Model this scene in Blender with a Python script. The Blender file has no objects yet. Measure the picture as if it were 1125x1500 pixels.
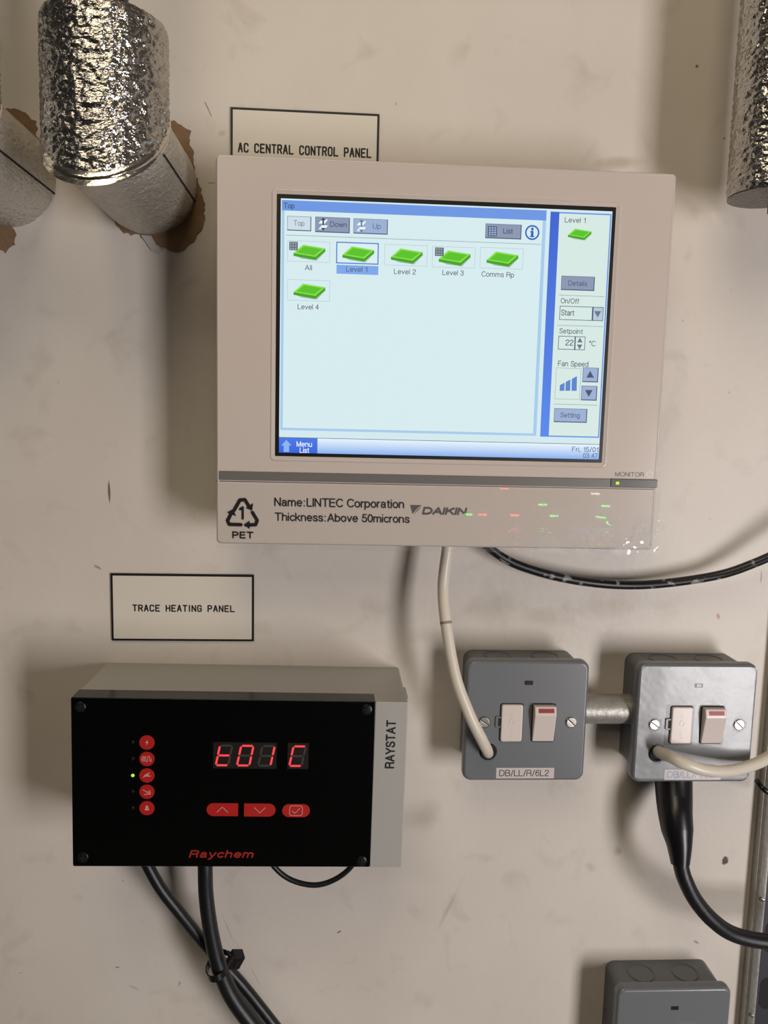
import bpy, bmesh, math, random
from mathutils import Vector, Matrix, noise
random.seed(7)
C = bpy.context.scene.collection
PI = math.pi
H = 1.45                     # height above the floor of the point the lens faces squarely
D = 574.0                    # distance of the lens from the wall, mm
F = 1127.0                   # focal length in pixels for an 1125 x 1500 frame

# ------------------------------------------------------------------ camera
def cam_axes(yaw, pitch, roll):
    fwd = Vector((math.sin(yaw)*math.cos(pitch), math.cos(yaw)*math.cos(pitch), math.sin(pitch)))
    r = Vector((math.cos(yaw), -math.sin(yaw), 0)); u = r.cross(fwd)
    return (math.cos(roll)*r + math.sin(roll)*u, -math.sin(roll)*r + math.cos(roll)*u, fwd)
AX = cam_axes(math.radians(3.211), math.radians(-6.647), math.radians(1.465))
cd = bpy.data.cameras.new('camera'); cam = bpy.data.objects.new('camera', cd); C.objects.link(cam)
cd.sensor_fit = 'VERTICAL'; cd.sensor_height = 36; cd.lens = F/1500*36; cd.clip_start = .01
cam.matrix_world = Matrix(((AX[0].x, AX[1].x, -AX[2].x, 0), (AX[0].y, AX[1].y, -AX[2].y, -D/1000),
                           (AX[0].z, AX[1].z, -AX[2].z, H), (0, 0, 0, 1)))
S = bpy.context.scene
S.camera = cam
S.view_settings.view_transform = 'Standard'; S.view_settings.look = 'None'
S.view_settings.gamma = 1; S.view_settings.use_curve_mapping = False
S.view_settings.exposure = 0.08

# ------------------------------------------------------------------ world and lights
w = bpy.data.worlds.new('world'); S.world = w; w.use_nodes = True
w.node_tree.nodes['Background'].inputs[0].default_value = (.9, .95, 1, 1)
w.node_tree.nodes['Background'].inputs[1].default_value = .04
def area(name, loc, target, sx, sy, power, col):
    l = bpy.data.lights.new(name, 'AREA'); l.shape = 'RECTANGLE'; l.size = sx; l.size_y = sy
    l.energy = power; l.color = col
    o = bpy.data.objects.new(name, l); C.objects.link(o); o.location = loc
    o.rotation_euler = (Vector(target)-Vector(loc)).to_track_quat('-Z', 'Y').to_euler()
area('ceiling_lamp_light', (-.10, -.82, 2.48), (.05, -.1, 1.4), .6, .9, 6.8, (1, .85, .62))
area('doorway_light', (1.02, -1.36, 1.06), (.05, 0, 1.4), .34, .85, 17, (1, .95, .955))
area('far_fill_light', (-.9, -1.9, 2.52), (-.5, 0, 1.2), .9, .2, 3, (1, .90, .74))  # weak fill added from high at the far left, no known fixture

# ------------------------------------------------------------------ pixel -> place on a plane at a real distance from the wall (mm)
def at(px, py, dep=0.0):
    d = AX[0]*((px-562.5)/F) - AX[1]*((py-750)/F) + AX[2]
    t = (D-dep)/d.y
    return Vector((d.x*t, -dep, d.z*t))
class Frame:                                     # local frame of something mounted on the wall
    def __init__(s, cx, cz, roll, dep): s.c = Vector((cx, 0, cz)); s.a = roll; s.dep = dep
    def __call__(s, px, py, dep=None):
        p = at(px, py, s.dep if dep is None else dep) - s.c
        ca, sa = math.cos(s.a), math.sin(s.a)
        return (p.x*ca + p.z*sa, -p.x*sa + p.z*ca)

# ------------------------------------------------------------------ materials
def srgb(h):
    if isinstance(h, str): h = [int(h[i:i+2], 16)/255 for i in (0, 2, 4)]
    return tuple(c/12.92 if c <= .04045 else ((c+.055)/1.055)**2.4 for c in h) + (1,)
_m = {}
def mat(name, col, rough=.5, metal=0, emit=0, spec=.5, coat=0, var=0, vscale=60, bump=0, bscale=400):
    if name in _m: return _m[name]
    m = bpy.data.materials.new(name); m.use_nodes = True; _m[name] = m
    nt = m.node_tree; b = nt.nodes['Principled BSDF']; c = srgb(col)
    b.inputs['Base Color'].default_value = c; b.inputs['Roughness'].default_value = rough
    b.inputs['Metallic'].default_value = metal; b.inputs['Specular IOR Level'].default_value = spec
    b.inputs['Coat Weight'].default_value = coat; b.inputs['Coat Roughness'].default_value = .08
    if emit:
        b.inputs['Emission Color'].default_value = c; b.inputs['Emission Strength'].default_value = emit*.92
        b.inputs['Base Color'].default_value = (0.01, .01, .01, 1); b.inputs['Specular IOR Level'].default_value = .1
    tc = nt.nodes.new('ShaderNodeTexCoord')
    if var:
        n = nt.nodes.new('ShaderNodeTexNoise'); n.inputs['Scale'].default_value = vscale; n.inputs['Detail'].default_value = 5
        nt.links.new(tc.outputs['Object'], n.inputs['Vector'])
        mx = nt.nodes.new('ShaderNodeMix'); mx.data_type = 'RGBA'
        mx.inputs[6].default_value = tuple(max(0, x*(1-var)) for x in c[:3])+(1,)
        mx.inputs[7].default_value = tuple(min(1, x*(1+var)) for x in c[:3])+(1,)
        nt.links.new(n.outputs['Fac'], mx.inputs[0]); nt.links.new(mx.outputs[2], b.inputs['Base Color'])
    if bump:
        n = nt.nodes.new('ShaderNodeTexNoise'); n.inputs['Scale'].default_value = bscale; n.inputs['Detail'].default_value = 4
        nt.links.new(tc.outputs['Object'], n.inputs['Vector'])
        bp = nt.nodes.new('ShaderNodeBump'); bp.inputs['Strength'].default_value = bump; bp.inputs['Distance'].default_value = .001
        nt.links.new(n.outputs['Fac'], bp.inputs['Height']); nt.links.new(bp.outputs['Normal'], b.inputs['Normal'])
    return m
def film_mat(name, haze, rough, gloss=.06):
    m = bpy.data.materials.new(name); m.use_nodes = True; nt = m.node_tree; nt.nodes.clear()
    out = nt.nodes.new('ShaderNodeOutputMaterial'); tr = nt.nodes.new('ShaderNodeBsdfTransparent')
    gl = nt.nodes.new('ShaderNodeBsdfGlossy'); gl.inputs['Roughness'].default_value = rough
    df = nt.nodes.new('ShaderNodeBsdfDiffuse'); df.inputs['Color'].default_value = (.8, .8, .82, 1)
    lw = nt.nodes.new('ShaderNodeLayerWeight'); lw.inputs['Blend'].default_value = .5
    pw = nt.nodes.new('ShaderNodeMath'); pw.operation = 'POWER'; nt.links.new(lw.outputs['Facing'], pw.inputs[0]); pw.inputs[1].default_value = 4
    fr = nt.nodes.new('ShaderNodeMath'); fr.operation = 'MULTIPLY_ADD'; nt.links.new(pw.outputs[0], fr.inputs[0]); fr.inputs[1].default_value = .5; fr.inputs[2].default_value = gloss
    m1 = nt.nodes.new('ShaderNodeMixShader'); m1.inputs[0].default_value = haze
    m2 = nt.nodes.new('ShaderNodeMixShader')
    nt.links.new(tr.outputs[0], m1.inputs[1]); nt.links.new(df.outputs[0], m1.inputs[2])
    nt.links.new(fr.outputs[0], m2.inputs[0]); nt.links.new(m1.outputs[0], m2.inputs[1]); nt.links.new(gl.outputs[0], m2.inputs[2])
    nt.links.new(m2.outputs[0], out.inputs['Surface'])
    return m
def foil_mat(name, col, rough, bump, scale):
    m = mat(name, col, rough, 1)
    nt = m.node_tree; b = nt.nodes['Principled BSDF']
    tc = nt.nodes.new('ShaderNodeTexCoord'); mp = nt.nodes.new('ShaderNodeMapping')
    mp.inputs['Scale'].default_value = (1, 1, 1.6)
    nt.links.new(tc.outputs['Object'], mp.inputs[0])
    v = nt.nodes.new('ShaderNodeTexNoise'); v.inputs['Scale'].default_value = scale; v.inputs['Detail'].default_value = 3
    nt.links.new(mp.outputs[0], v.inputs['Vector'])
    bp = nt.nodes.new('ShaderNodeBump'); bp.inputs['Strength'].default_value = bump; bp.inputs['Distance'].default_value = .002
    nt.links.new(v.outputs['Fac'], bp.inputs['Height']); nt.links.new(bp.outputs[0], b.inputs['Normal'])
    return m

# ------------------------------------------------------------------ mesh helpers (all lengths in mm)
class MB:
    def __init__(s): s.b = bmesh.new()
    def vs(s, pts): return [s.b.verts.new(p) for p in pts]
    def face(s, v):
        try: return s.b.faces.new(v)
        except ValueError: return None
    def box(s, x0, x1, y0, y1, z0, z1, bev=0):
        v = s.vs([(x, y, z) for x in (x0, x1) for y in (y0, y1) for z in (z0, z1)])
        fs = [s.face([v[i] for i in q]) for q in ((0,1,3,2), (4,6,7,5), (0,4,5,1), (2,3,7,6), (0,2,6,4), (1,5,7,3))]
        if bev:
            es = {e for f in fs for e in f.edges}
            bmesh.ops.recalc_face_normals(s.b, faces=fs)
            bmesh.ops.bevel(s.b, geom=list(es), offset=bev, segments=3, affect='EDGES', profile=.6)
        return s
    def prism(s, pts, y0, y1, bev=0):            # outline in x,z pushed from y0 to y1
        a = s.vs([(p[0], y0, p[1]) for p in pts]); c = s.vs([(p[0], y1, p[1]) for p in pts])
        n = len(pts); fs = [s.face(a), s.face(c[::-1])]
        for i in range(n): fs.append(s.face([a[i], c[i], c[(i+1) % n], a[(i+1) % n]]))
        fs = [f for f in fs if f]
        if bev:
            bmesh.ops.recalc_face_normals(s.b, faces=fs)
            bmesh.ops.bevel(s.b, geom=list({e for f in fs for e in f.edges}), offset=bev, segments=3, affect='EDGES', profile=.6)
        return s
    def flat(s, pts, y): s.face(s.vs([(p[0], y, p[1]) for p in pts])); return s
    def rect(s, a, c, y):                        # flat print from corner a to corner c
        return s.flat([(a[0], a[1]), (c[0], a[1]), (c[0], c[1]), (a[0], c[1])], y)
    def rings(s, rr, cap=True):
        L = [s.vs(r) for r in rr]; n = len(rr[0])
        for a, c in zip(L, L[1:]):
            for i in range(n): s.face([a[i], a[(i+1) % n], c[(i+1) % n], c[i]])
        if cap: s.face(L[0][::-1]); s.face(L[-1])
        return s
    def loft(s, w, h, r, levels, cx=0, cz=0, cap=True):   # rounded rectangle through (inset, y) levels
        return s.rings([[(p[0], y, p[1]) for p in rr(w-2*i, h-2*i, max(.05, r-i*.7), cx, cz)] for i, y in levels], cap)
    def disc(s, cx, cz, levels, n=40):           # (radius, y) levels about a y axis
        return s.rings([[(cx+r*math.cos(2*PI*k/n), y, cz+r*math.sin(2*PI*k/n)) for k in range(n)] for r, y in levels])
    def tube(s, pts, rad, n=20, sub=10, flat=None):
        P = smooth_path(pts, sub)
        if not isinstance(rad, (list, tuple)): rad = [rad]*len(pts)
        R = [lerp_list(rad, i/(len(P)-1)) for i in range(len(P))]
        up = Vector((0, -1, 0)); rg = []
        for i, p in enumerate(P):
            t = (P[min(i+1, len(P)-1)]-P[max(i-1, 0)]).normalized()
            if abs(t.dot(up)) > .97: up = Vector((1, 0, 0))
            a = t.cross(up).normalized(); b2 = t.cross(a).normalized(); up = -b2 if b2.dot(up) < 0 else b2
            a = t.cross(up).normalized()
            rg.append([tuple(p + R[i]*(math.cos(2*PI*k/n)*a + math.sin(2*PI*k/n)*up)) for k in range(n)])
        return s.rings(rg)
    def stroke(s, lines, wd, y):                 # flat pen strokes, round ends
        e = 0
        for ln in lines:
            for p, q in zip(ln, ln[1:]):
                dx, dz = q[0]-p[0], q[1]-p[1]; L = math.hypot(dx, dz) or 1e-6
                an = math.atan2(dz, dx); pts = []
                for k in range(7): pts.append((q[0]+wd/2*math.cos(an-PI/2+PI*k/6), q[1]+wd/2*math.sin(an-PI/2+PI*k/6)))
                for k in range(7): pts.append((p[0]+wd/2*math.cos(an+PI/2+PI*k/6), p[1]+wd/2*math.sin(an+PI/2+PI*k/6)))
                s.flat(pts, y-e); e += .0004
        return s
    def build(s, name, m, parent=None, origin=(0, 0, 0), smooth=32, roll=0, solid=True):
        if solid: bmesh.ops.recalc_face_normals(s.b, faces=s.b.faces[:])
        else:
            for f in s.b.faces:
                f.normal_update()
                if f.normal.y > 0: f.normal_flip()
        og = Vector(origin)
        for v in s.b.verts: v.co = (v.co-og)/1000
        me = bpy.data.meshes.new(name); s.b.to_mesh(me); s.b.free()
        if smooth:
            me.polygons.foreach_set('use_smooth', [True]*len(me.polygons)); me.set_sharp_from_angle(angle=math.radians(smooth))
        me.materials.append(m)
        o = bpy.data.objects.new(name, me); C.objects.link(o)
        if smooth and len(me.vertices) < 9000:
            wn_ = o.modifiers.new('weighted', 'WEIGHTED_NORMAL'); wn_.keep_sharp = True; wn_.weight = 80
        if parent: o.parent = parent
        else: o.location = (og.x/1000, og.y/1000, og.z/1000+H)
        return o
def rr(w, h, r, cx=0, cz=0, k=7):
    out = []
    for sx, sz, a0 in ((1, 1, 0), (-1, 1, PI/2), (-1, -1, PI), (1, -1, 1.5*PI)):
        for i in range(k+1):
            a = a0+PI/2*i/k
            out.append((cx+sx*(w/2-r)+r*math.cos(a), cz+sz*(h/2-r)+r*math.sin(a)))
    return out
def lerp_list(L, t):
    f = t*(len(L)-1); i = min(int(f), len(L)-2); return L[i]+(L[i+1]-L[i])*(f-i)
def smooth_path(P, sub):
    P = [Vector(p) for p in P]; Q = [2*P[0]-P[1]]+P+[2*P[-1]-P[-2]]; out = []
    for i in range(1, len(Q)-2):
        a, b, c, d = Q[i-1:i+3]
        for k in range(sub):
            t = k/sub
            out.append(.5*((2*b)+(c-a)*t+(2*a-5*b+4*c-d)*t*t+(3*b-a-3*c+d)*t**3))
    out.append(P[-1]); return out
def arc(cx, cz, rx, rz, a0, a1, n=12):
    return [(cx+rx*math.cos(math.radians(a0+(a1-a0)*k/n)), cz+rz*math.sin(math.radians(a0+(a1-a0)*k/n))) for k in range(n+1)]
def curve2(pts): return [(p.x, p.y) for p in smooth_path([(x, z, 0) for x, z in pts], 4)]
_ell = lambda cx, cz, rx, rz: arc(cx, cz, rx, rz, 0, 360, 24)
_arch = lambda x, w_: arc(x+w_/2, 4.5, w_/2, 2.5, 180, 0)+[(x+w_, 0)]
_S = lambda w_, h_: curve2([(.94*w_, .77*h_), (.83*w_, .94*h_), (.5*w_, h_), (.17*w_, .93*h_), (.07*w_, .75*h_), (.2*w_, .6*h_), (.52*w_, .51*h_), (.86*w_, .40*h_), (w_, .24*h_), (.85*w_, .06*h_), (.5*w_, 0), (.16*w_, .06*h_), (0, .25*h_)])
GLYPHS = {   # plain grotesque letters drawn by their centre lines: capitals 10 high, small letters 7
 'a': [arc(2.6, 5.1, 2.1, 1.9, 165, 0)+[(4.7, 1.2), (5.3, .1)], [(4.7, 4.2), (2.2, 3.8)]+arc(2.0, 1.9, 1.9, 1.9, 95, 280)+[(3.6, .5), (4.7, 2.0)]],
 'b': [[(0, 10), (0, 0)], _ell(2.7, 3.5, 2.7, 3.5)], 'c': [arc(2.7, 3.5, 2.7, 3.5, 42, 318)], 'd': [[(5.4, 10), (5.4, 0)], _ell(2.7, 3.5, 2.7, 3.5)],
 'e': [[(0, 3.6), (5.4, 3.6)]+arc(2.7, 3.5, 2.7, 3.5, 2, 318, 20)], 'f': [[(2.9, 9.9), (2.0, 9.8), (1.3, 8.8), (1.3, 0)], [(0, 7), (2.8, 7)]], 'g': [_ell(2.7, 3.5, 2.7, 3.5), [(5.4, 7), (5.4, -.7)]+arc(2.8, -.7, 2.6, 2.2, 0, -155)],
 'h': [[(0, 10), (0, 0)], _arch(0, 5)], 'i': [[(0, 7), (0, 0)], [(0, 9.6), (0, 10)]], 'k': [[(0, 10), (0, 0)], [(4.6, 7), (0, 2.7)], [(1.8, 4.3), (5, 0)]], 'l': [[(0, 10), (0, 0)]],
 'm': [[(0, 7), (0, 0)], _arch(0, 4.2), _arch(4.2, 4.2)], 'n': [[(0, 7), (0, 0)], _arch(0, 5)], 'o': [_ell(2.8, 3.5, 2.8, 3.5)], 'p': [[(0, 7), (0, -2.9)], _ell(2.7, 3.5, 2.7, 3.5)],
 'r': [[(0, 7), (0, 0)], arc(2.6, 4.0, 2.6, 3.0, 180, 92)], 's': [_S(4.7, 7)], 't': [[(1.3, 9), (1.3, 1.2), (1.8, .2), (2.9, .1)], [(0, 7), (2.8, 7)]],
 'u': [[(0, 7), (0, 2.5)]+arc(2.5, 2.5, 2.5, 2.5, 180, 360), [(5, 7), (5, 0)]], 'v': [[(0, 7), (2.5, 0), (5, 7)]], 'w': [[(0, 7), (1.9, 0), (3.8, 7), (5.7, 0), (7.6, 7)]],
 'y': [[(0, 7), (2.6, .3)], [(5.2, 7), (2.3, -1.7), (1.5, -2.8), (.3, -2.9)]],
 'A': [[(0, 0), (3.6, 10), (7.2, 0)], [(1.2, 3.2), (6, 3.2)]], 'B': [[(0, 0), (0, 10), (3.6, 10)]+arc(3.6, 7.6, 2.5, 2.4, 90, -90)+[(0, 5.2)], [(3.7, 5.2)]+arc(3.7, 2.6, 2.9, 2.6, 90, -90)+[(0, 0)]],
 'C': [arc(4, 5, 4, 5, 40, 320, 20)], 'D': [[(0, 0), (0, 10), (3, 10)]+arc(3, 5, 4.2, 5, 90, -90, 16)+[(0, 0)]], 'E': [[(5.8, 10), (0, 10), (0, 0), (6, 0)], [(0, 5.2), (5.4, 5.2)]],
 'F': [[(5.6, 10), (0, 10), (0, 0)], [(0, 5.1), (4.9, 5.1)]], 'H': [[(0, 0), (0, 10)], [(6.6, 0), (6.6, 10)], [(0, 5.2), (6.6, 5.2)]], 'I': [[(0, 0), (0, 10)]],
 'K': [[(0, 0), (0, 10)], [(6.2, 10), (0, 3.8)], [(2.3, 6.1), (6.7, 0)]], 'L': [[(0, 10), (0, 0), (5.2, 0)]], 'M': [[(0, 0), (0, 10), (3.8, 0), (7.6, 10), (7.6, 0)]], 'N': [[(0, 0), (0, 10), (6.4, 0), (6.4, 10)]],
 'O': [_ell(4.2, 5, 4.2, 5)], 'P': [[(0, 0), (0, 10), (3.8, 10)]+arc(3.8, 7.3, 2.6, 2.7, 90, -90)+[(0, 4.6)]],
 'R': [[(0, 0), (0, 10), (4, 10)]+arc(4, 7.5, 2.6, 2.5, 90, -90)+[(0, 5)], [(4, 5)]+arc(4.4, 3.4, 1.8, 1.6, 90, 0)+[(6.3, .8), (6.7, 0)]],
 'S': [_S(6.3, 10)], 'T': [[(0, 10), (7, 10)], [(3.5, 10), (3.5, 0)]], 'U': [[(0, 10), (0, 3.1)]+arc(3.2, 3.1, 3.2, 3.1, 180, 360)+[(6.4, 10)]], 'Y': [[(0, 10), (3.5, 4.2), (7, 10)], [(3.5, 4.2), (3.5, 0)]],
 '0': [_ell(2.6, 5, 2.6, 5)], '1': [[(.6, 7.5), (2.2, 8.2), (2.9, 10), (2.9, 0)]], '2': [curve2([(.1, 7.2), (.5, 9), (2.6, 10), (4.8, 9.2), (5.1, 7.2), (4, 5.2), (1.4, 2.9), (.2, .9)])+[(0, 0), (5.2, 0)]],
 '3': [curve2([(.2, 7.6), (.9, 9.4), (2.6, 10), (4.4, 9.2), (4.7, 7.4), (3.8, 5.8), (2.2, 5.4)]), curve2([(2.2, 5.4), (4.2, 4.9), (5.2, 3), (4.5, .9), (2.6, 0), (.8, .6), (0, 2.4)])],
 '4': [[(4, 0), (4, 10), (0, 3.2), (5.4, 3.2)]], '5': [[(4.8, 10), (1, 10), (.4, 5.2)]+curve2([(.4, 5.2), (2.4, 6.2), (4.6, 5.3), (5.2, 3.2), (4.4, .9), (2.4, 0), (.7, .6), (0, 2.2)])],
 '6': [curve2([(4.8, 7.9), (4.2, 9.5), (2.7, 10), (.9, 8.6), (.1, 5), (.2, 2.6)]), _ell(2.7, 3.1, 2.6, 3.1)], '7': [[(0, 10), (5.2, 10), (3.2, 5.8), (1.9, 0)]],
 ':': [[(0, .1), (0, .4)], [(0, 6.4), (0, 6.7)]], '/': [[(0, -.4), (3, 10.2)]], ',': [[(.4, .2), (.3, -.6), (0, -1.6)]], '.': [[(0, .1), (0, .3)]], '\u00b0': [_ell(1.3, 8.6, 1.3, 1.4)],
}
def lettering(body, x0, x1, z0, cap, y, m, parent, pen=.115, shear=0, rot=0, gap=2.0, **_):
    """printed words: outer ends x0..x1, baseline z0, capital height cap, pen as a share of cap"""
    adv, pos = 0, []
    for ch in body:
        if ch == ' ': adv += 4.2; continue
        wd = max(x for ln in GLYPHS[ch] for x, _z in ln); pos.append((ch, adv)); adv += wd+gap+(.3 if ch in 'ilHINMhnmu' else 0)+(1.6 if ch == ':' else 0); pos[-1] = (ch, pos[-1][1]+(1.0 if ch == ':' else 0)); adv += (1.0 if ch == ':' else 0)
    ch0 = pos[-1][0]; adv = pos[-1][1]+max(x for ln in GLYPHS[ch0] for x, _z in ln)
    pw_ = pen*cap; sx_ = (x1-x0-pw_)/(adv or 1); sz_ = (cap-pw_)/10; mb = MB(); i = 0
    for ch, p in pos:
        for ln in GLYPHS[ch]:
            q = [(pw_/2+(p+x)*sx_+shear*(z*sz_), pw_/2+z*sz_) for x, z in ln]
            if rot: q = [(a*math.cos(rot)-c*math.sin(rot), a*math.sin(rot)+c*math.cos(rot)) for a, c in q]
            mb.stroke([[(x0+a, z0+c) for a, c in q]], pw_, y-.0002*i); i += 1
    return mb.build('lettering', m, parent, smooth=0, solid=False)
STROKES = {  # single-line engraving alphabet on a 0..4 by 0..6 grid
 'A': [[(0,0),(1.75,6),(2.25,6),(4,0)], [(.65,2.1),(3.35,2.1)]], 'C': [[(4,4.7),(3.7,5.5),(2.9,6),(1.1,6),(.3,5.5),(0,4.7),(0,1.3),(.3,.5),(1.1,0),(2.9,0),(3.7,.5),(4,1.3)]],
 'E': [[(4,0),(0,0),(0,6),(4,6)], [(0,3.1),(3.2,3.1)]], 'N': [[(0,0),(0,6),(4,0),(4,6)]], 'T': [[(2,0),(2,6)], [(0,6),(4,6)]],
 'R': [[(0,0),(0,6),(2.8,6),(3.7,5.6),(4,4.8),(4,4.1),(3.7,3.3),(2.8,2.9),(0,2.9)], [(2.3,2.9),(4,0)]],
 'L': [[(0,6),(0,0),(4,0)]], 'O': [[(1.1,6),(2.9,6),(3.7,5.5),(4,4.7),(4,1.3),(3.7,.5),(2.9,0),(1.1,0),(.3,.5),(0,1.3),(0,4.7),(.3,5.5),(1.1,6)]],
 'P': [[(0,0),(0,6),(2.8,6),(3.7,5.6),(4,4.8),(4,4),(3.7,3.2),(2.8,2.8),(0,2.8)]], 'H': [[(0,0),(0,6)], [(4,0),(4,6)], [(0,3.1),(4,3.1)]],
 'I': [[(2,0),(2,6)]], 'G': [[(4,4.7),(3.7,5.5),(2.9,6),(1.1,6),(.3,5.5),(0,4.7),(0,1.3),(.3,.5),(1.1,0),(2.9,0),(3.7,.5),(4,1.3),(4,2.8),(2.4,2.8)]],
}
def engraved(body, x0, x1, z0, cap, y, pen, m, parent, gap=2.5):
    adv, pos = 0, []
    for ch in body:
        wd = 2.9 if ch == ' ' else (1.2 if ch == 'I' else 4)
        pos.append((ch, adv)); adv += wd+gap
    adv -= gap; k = (x1-x0)/adv; mb = MB(); L = []
    for ch, p in pos:
        if ch == ' ': continue
        off = p-(1.4 if ch == 'I' else 0)
        for ln in STROKES[ch]: L.append([(x0+(off+q[0])*k, z0+q[1]/6*cap) for q in ln])
    for i, ln in enumerate(L): mb.stroke([ln], pen, y-.0003*i)
    return mb.build('lettering', m, parent, smooth=0, solid=False)
def thing(name, label, cat, loc, roll=0, group=None):
    o = bpy.data.objects.new(name, None); C.objects.link(o); o.empty_display_size = .02
    o.location = (loc[0]/1000, loc[1]/1000, loc[2]/1000+H); o.rotation_euler = (0, -roll, 0)
    return tag(o, label, cat, group)
def tag(o, label, cat, group=None):
    o['label'] = label; o['category'] = cat
    if group: o['group'] = group
    return o
def struct(name, mb, m):
    o = mb.build(name, m); o['kind'] = 'structure'; return o
def copy_tree(o, parent=None):
    c = o.copy(); C.objects.link(c)
    if parent: c.parent = parent
    for ch in list(o.children): copy_tree(ch, c)
    return c

# ------------------------------------------------------------------ the room
def wall_material():
    m = bpy.data.materials.new('painted_wall'); m.use_nodes = True; nt = m.node_tree; b = nt.nodes['Principled BSDF']
    b.inputs['Roughness'].default_value = .42; b.inputs['Specular IOR Level'].default_value = .35
    N = nt.nodes.new; K = nt.links.new
    geo = N('ShaderNodeTexCoord')
    def nz(scale, detail, vec=None, dist=0):
        n = N('ShaderNodeTexNoise'); n.inputs['Scale'].default_value = scale; n.inputs['Detail'].default_value = detail
        n.inputs['Distortion'].default_value = dist
        K(vec or geo.outputs['Object'], n.inputs['Vector']); return n
    def ramp(src, stops):
        r = N('ShaderNodeValToRGB'); K(src, r.inputs[0])
        while len(r.color_ramp.elements) < len(stops): r.color_ramp.elements.new(.5)
        for e, (p, v) in zip(r.color_ramp.elements, stops): e.position = p; e.color = (v, v, v, 1)
        return r.outputs[0]
    def mix(fac, a, c):
        x = N('ShaderNodeMix'); x.data_type = 'RGBA'
        if isinstance(fac, float): x.inputs[0].default_value = fac
        else: K(fac, x.inputs[0])
        for i, v in ((6, a), (7, c)):
            if isinstance(v, tuple): x.inputs[i].default_value = v
            else: K(v, x.inputs[i])
        return x.outputs[2]
    col = mix(ramp(nz(9, 5).outputs['Fac'], [(.35, 0), (.7, 1)]), (.635, .575, .51, 1), (.685, .63, .565, 1))
    col = mix(ramp(nz(34, 6, dist=.6).outputs['Fac'], [(.58, 0), (.80, .38)]), col, (.40, .34, .26, 1))     # handling grime
    col = mix(ramp(nz(330, 3).outputs['Fac'], [(.735, 0), (.80, .5)]), col, (.25, .21, .17, 1))             # specks
    # single scuffs and pencil marks: place, half sizes (mm), turn, strength, colour
    for px, py, rx, rz, an, st, cc in [
        (160, 722, 1.0, 9, .03, .85, (.10, .08, .06, 1)), (1062, 1261, 3.2, 3.6, 0, .95, (.05, .03, .02, 1)),
        (657, 1330, 2.2, 28, -.42, .30, (.25, .21, .18, 1)), (618, 1196, 20, 14, .3, .42, (.32, .28, .19, 1)),
        (905, 238, 20, 5, .1, .40, (.30, .20, .12, 1)), (1021, 97, 1.3, 1.3, 0, .8, (.1, .08, .05, 1)), (1061, 203, 1.0, 1.0, 0, .7, (.1, .08, .05, 1)),
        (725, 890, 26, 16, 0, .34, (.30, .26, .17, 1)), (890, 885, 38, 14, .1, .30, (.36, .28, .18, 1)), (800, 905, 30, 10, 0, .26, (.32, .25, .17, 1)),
        (905, 1247, 4, 5, .3, .5, (.25, .21, .16, 1)), (866, 1270, 5, 6, .8, .35, (.28, .25, .2, 1)), (1020, 1380, 3, 1, -.5, .6, (.15, .12, .1, 1)),
        (197, 1447, 6, 1.2, -.5, .45, (.28, .22, .12, 1)), (497, 1365, 2.2, .8, .5, .8, (.1, .08, .07, 1)), (172, 1417, 2, .6, 0, .7, (.1, .08, .07, 1)),
        (263, 1441, .6, 3, -.3, .6, (.15, .12, .1, 1)), (143, 831, 4, 1, -.5, .6, (.16, .13, .1, 1)), (333, 1358, .5, 16, .38, .5, (.2, .17, .15, 1)),
        (352, 1395, .45, 15, .36, .45, (.2, .17, .15, 1)), (373, 1428, .45, 15, .42, .4, (.2, .17, .15, 1)), (310, 268, 3, .5, 0, .7, (.15, .12, .1, 1)),
        (305, 160, .6, 6, .45, .7, (.15, .12, .1, 1)), (580, 152, 1.2, 1.2, 0, .55, (.18, .14, .1, 1)), (325, 195, 4, 2.5, .5, .35, (.25, .2, .15, 1)),
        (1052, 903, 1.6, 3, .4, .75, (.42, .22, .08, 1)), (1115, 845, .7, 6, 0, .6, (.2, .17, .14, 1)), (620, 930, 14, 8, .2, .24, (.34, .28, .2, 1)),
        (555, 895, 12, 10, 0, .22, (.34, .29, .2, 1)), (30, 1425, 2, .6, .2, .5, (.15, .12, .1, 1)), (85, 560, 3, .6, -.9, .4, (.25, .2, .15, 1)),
        (1000, 470, 1.2, 1.2, 0, .5, (.25, .2, .17, 1)), (1068, 575, 1.6, 1, 0, .5, (.25, .2, .17, 1)), (1040, 760, 1, .8, 0, .5, (.25, .2, .17, 1)),
        (180, 1290, 1.2, 1.2, 0, .5, (.2, .16, .12, 1)), (30, 285, 1.0, 1.0, 0, .5, (.2, .16, .12, 1))]:
        p = at(px, py)
        mp = N('ShaderNodeMapping'); mp.vector_type = 'TEXTURE'
        mp.inputs['Location'].default_value = (p.x/1000, 0, p.z/1000); mp.inputs['Rotation'].default_value = (0, -an, 0)
        mp.inputs['Scale'].default_value = (rx/1000, 1, rz/1000)
        K(geo.outputs['Object'], mp.inputs[0])
        ln = N('ShaderNodeVectorMath'); ln.operation = 'LENGTH'; K(mp.outputs[0], ln.inputs[0])
        n2 = nz(max(60, 900/max(rx, rz)*1.2), 4)
        ad = N('ShaderNodeMath'); ad.operation = 'MULTIPLY_ADD'; K(n2.outputs['Fac'], ad.inputs[0]); ad.inputs[1].default_value = 1.3; K(ln.outputs['Value'], ad.inputs[2])
        sb = N('ShaderNodeMath'); sb.operation = 'SUBTRACT'; K(ad.outputs[0], sb.inputs[0]); sb.inputs[1].default_value = .65
        f = ramp(sb.outputs[0], [(.15, st), (1.0, 0)]) if st < .6 else ramp(sb.outputs[0], [(.7, st), (1.0, 0)])
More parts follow.
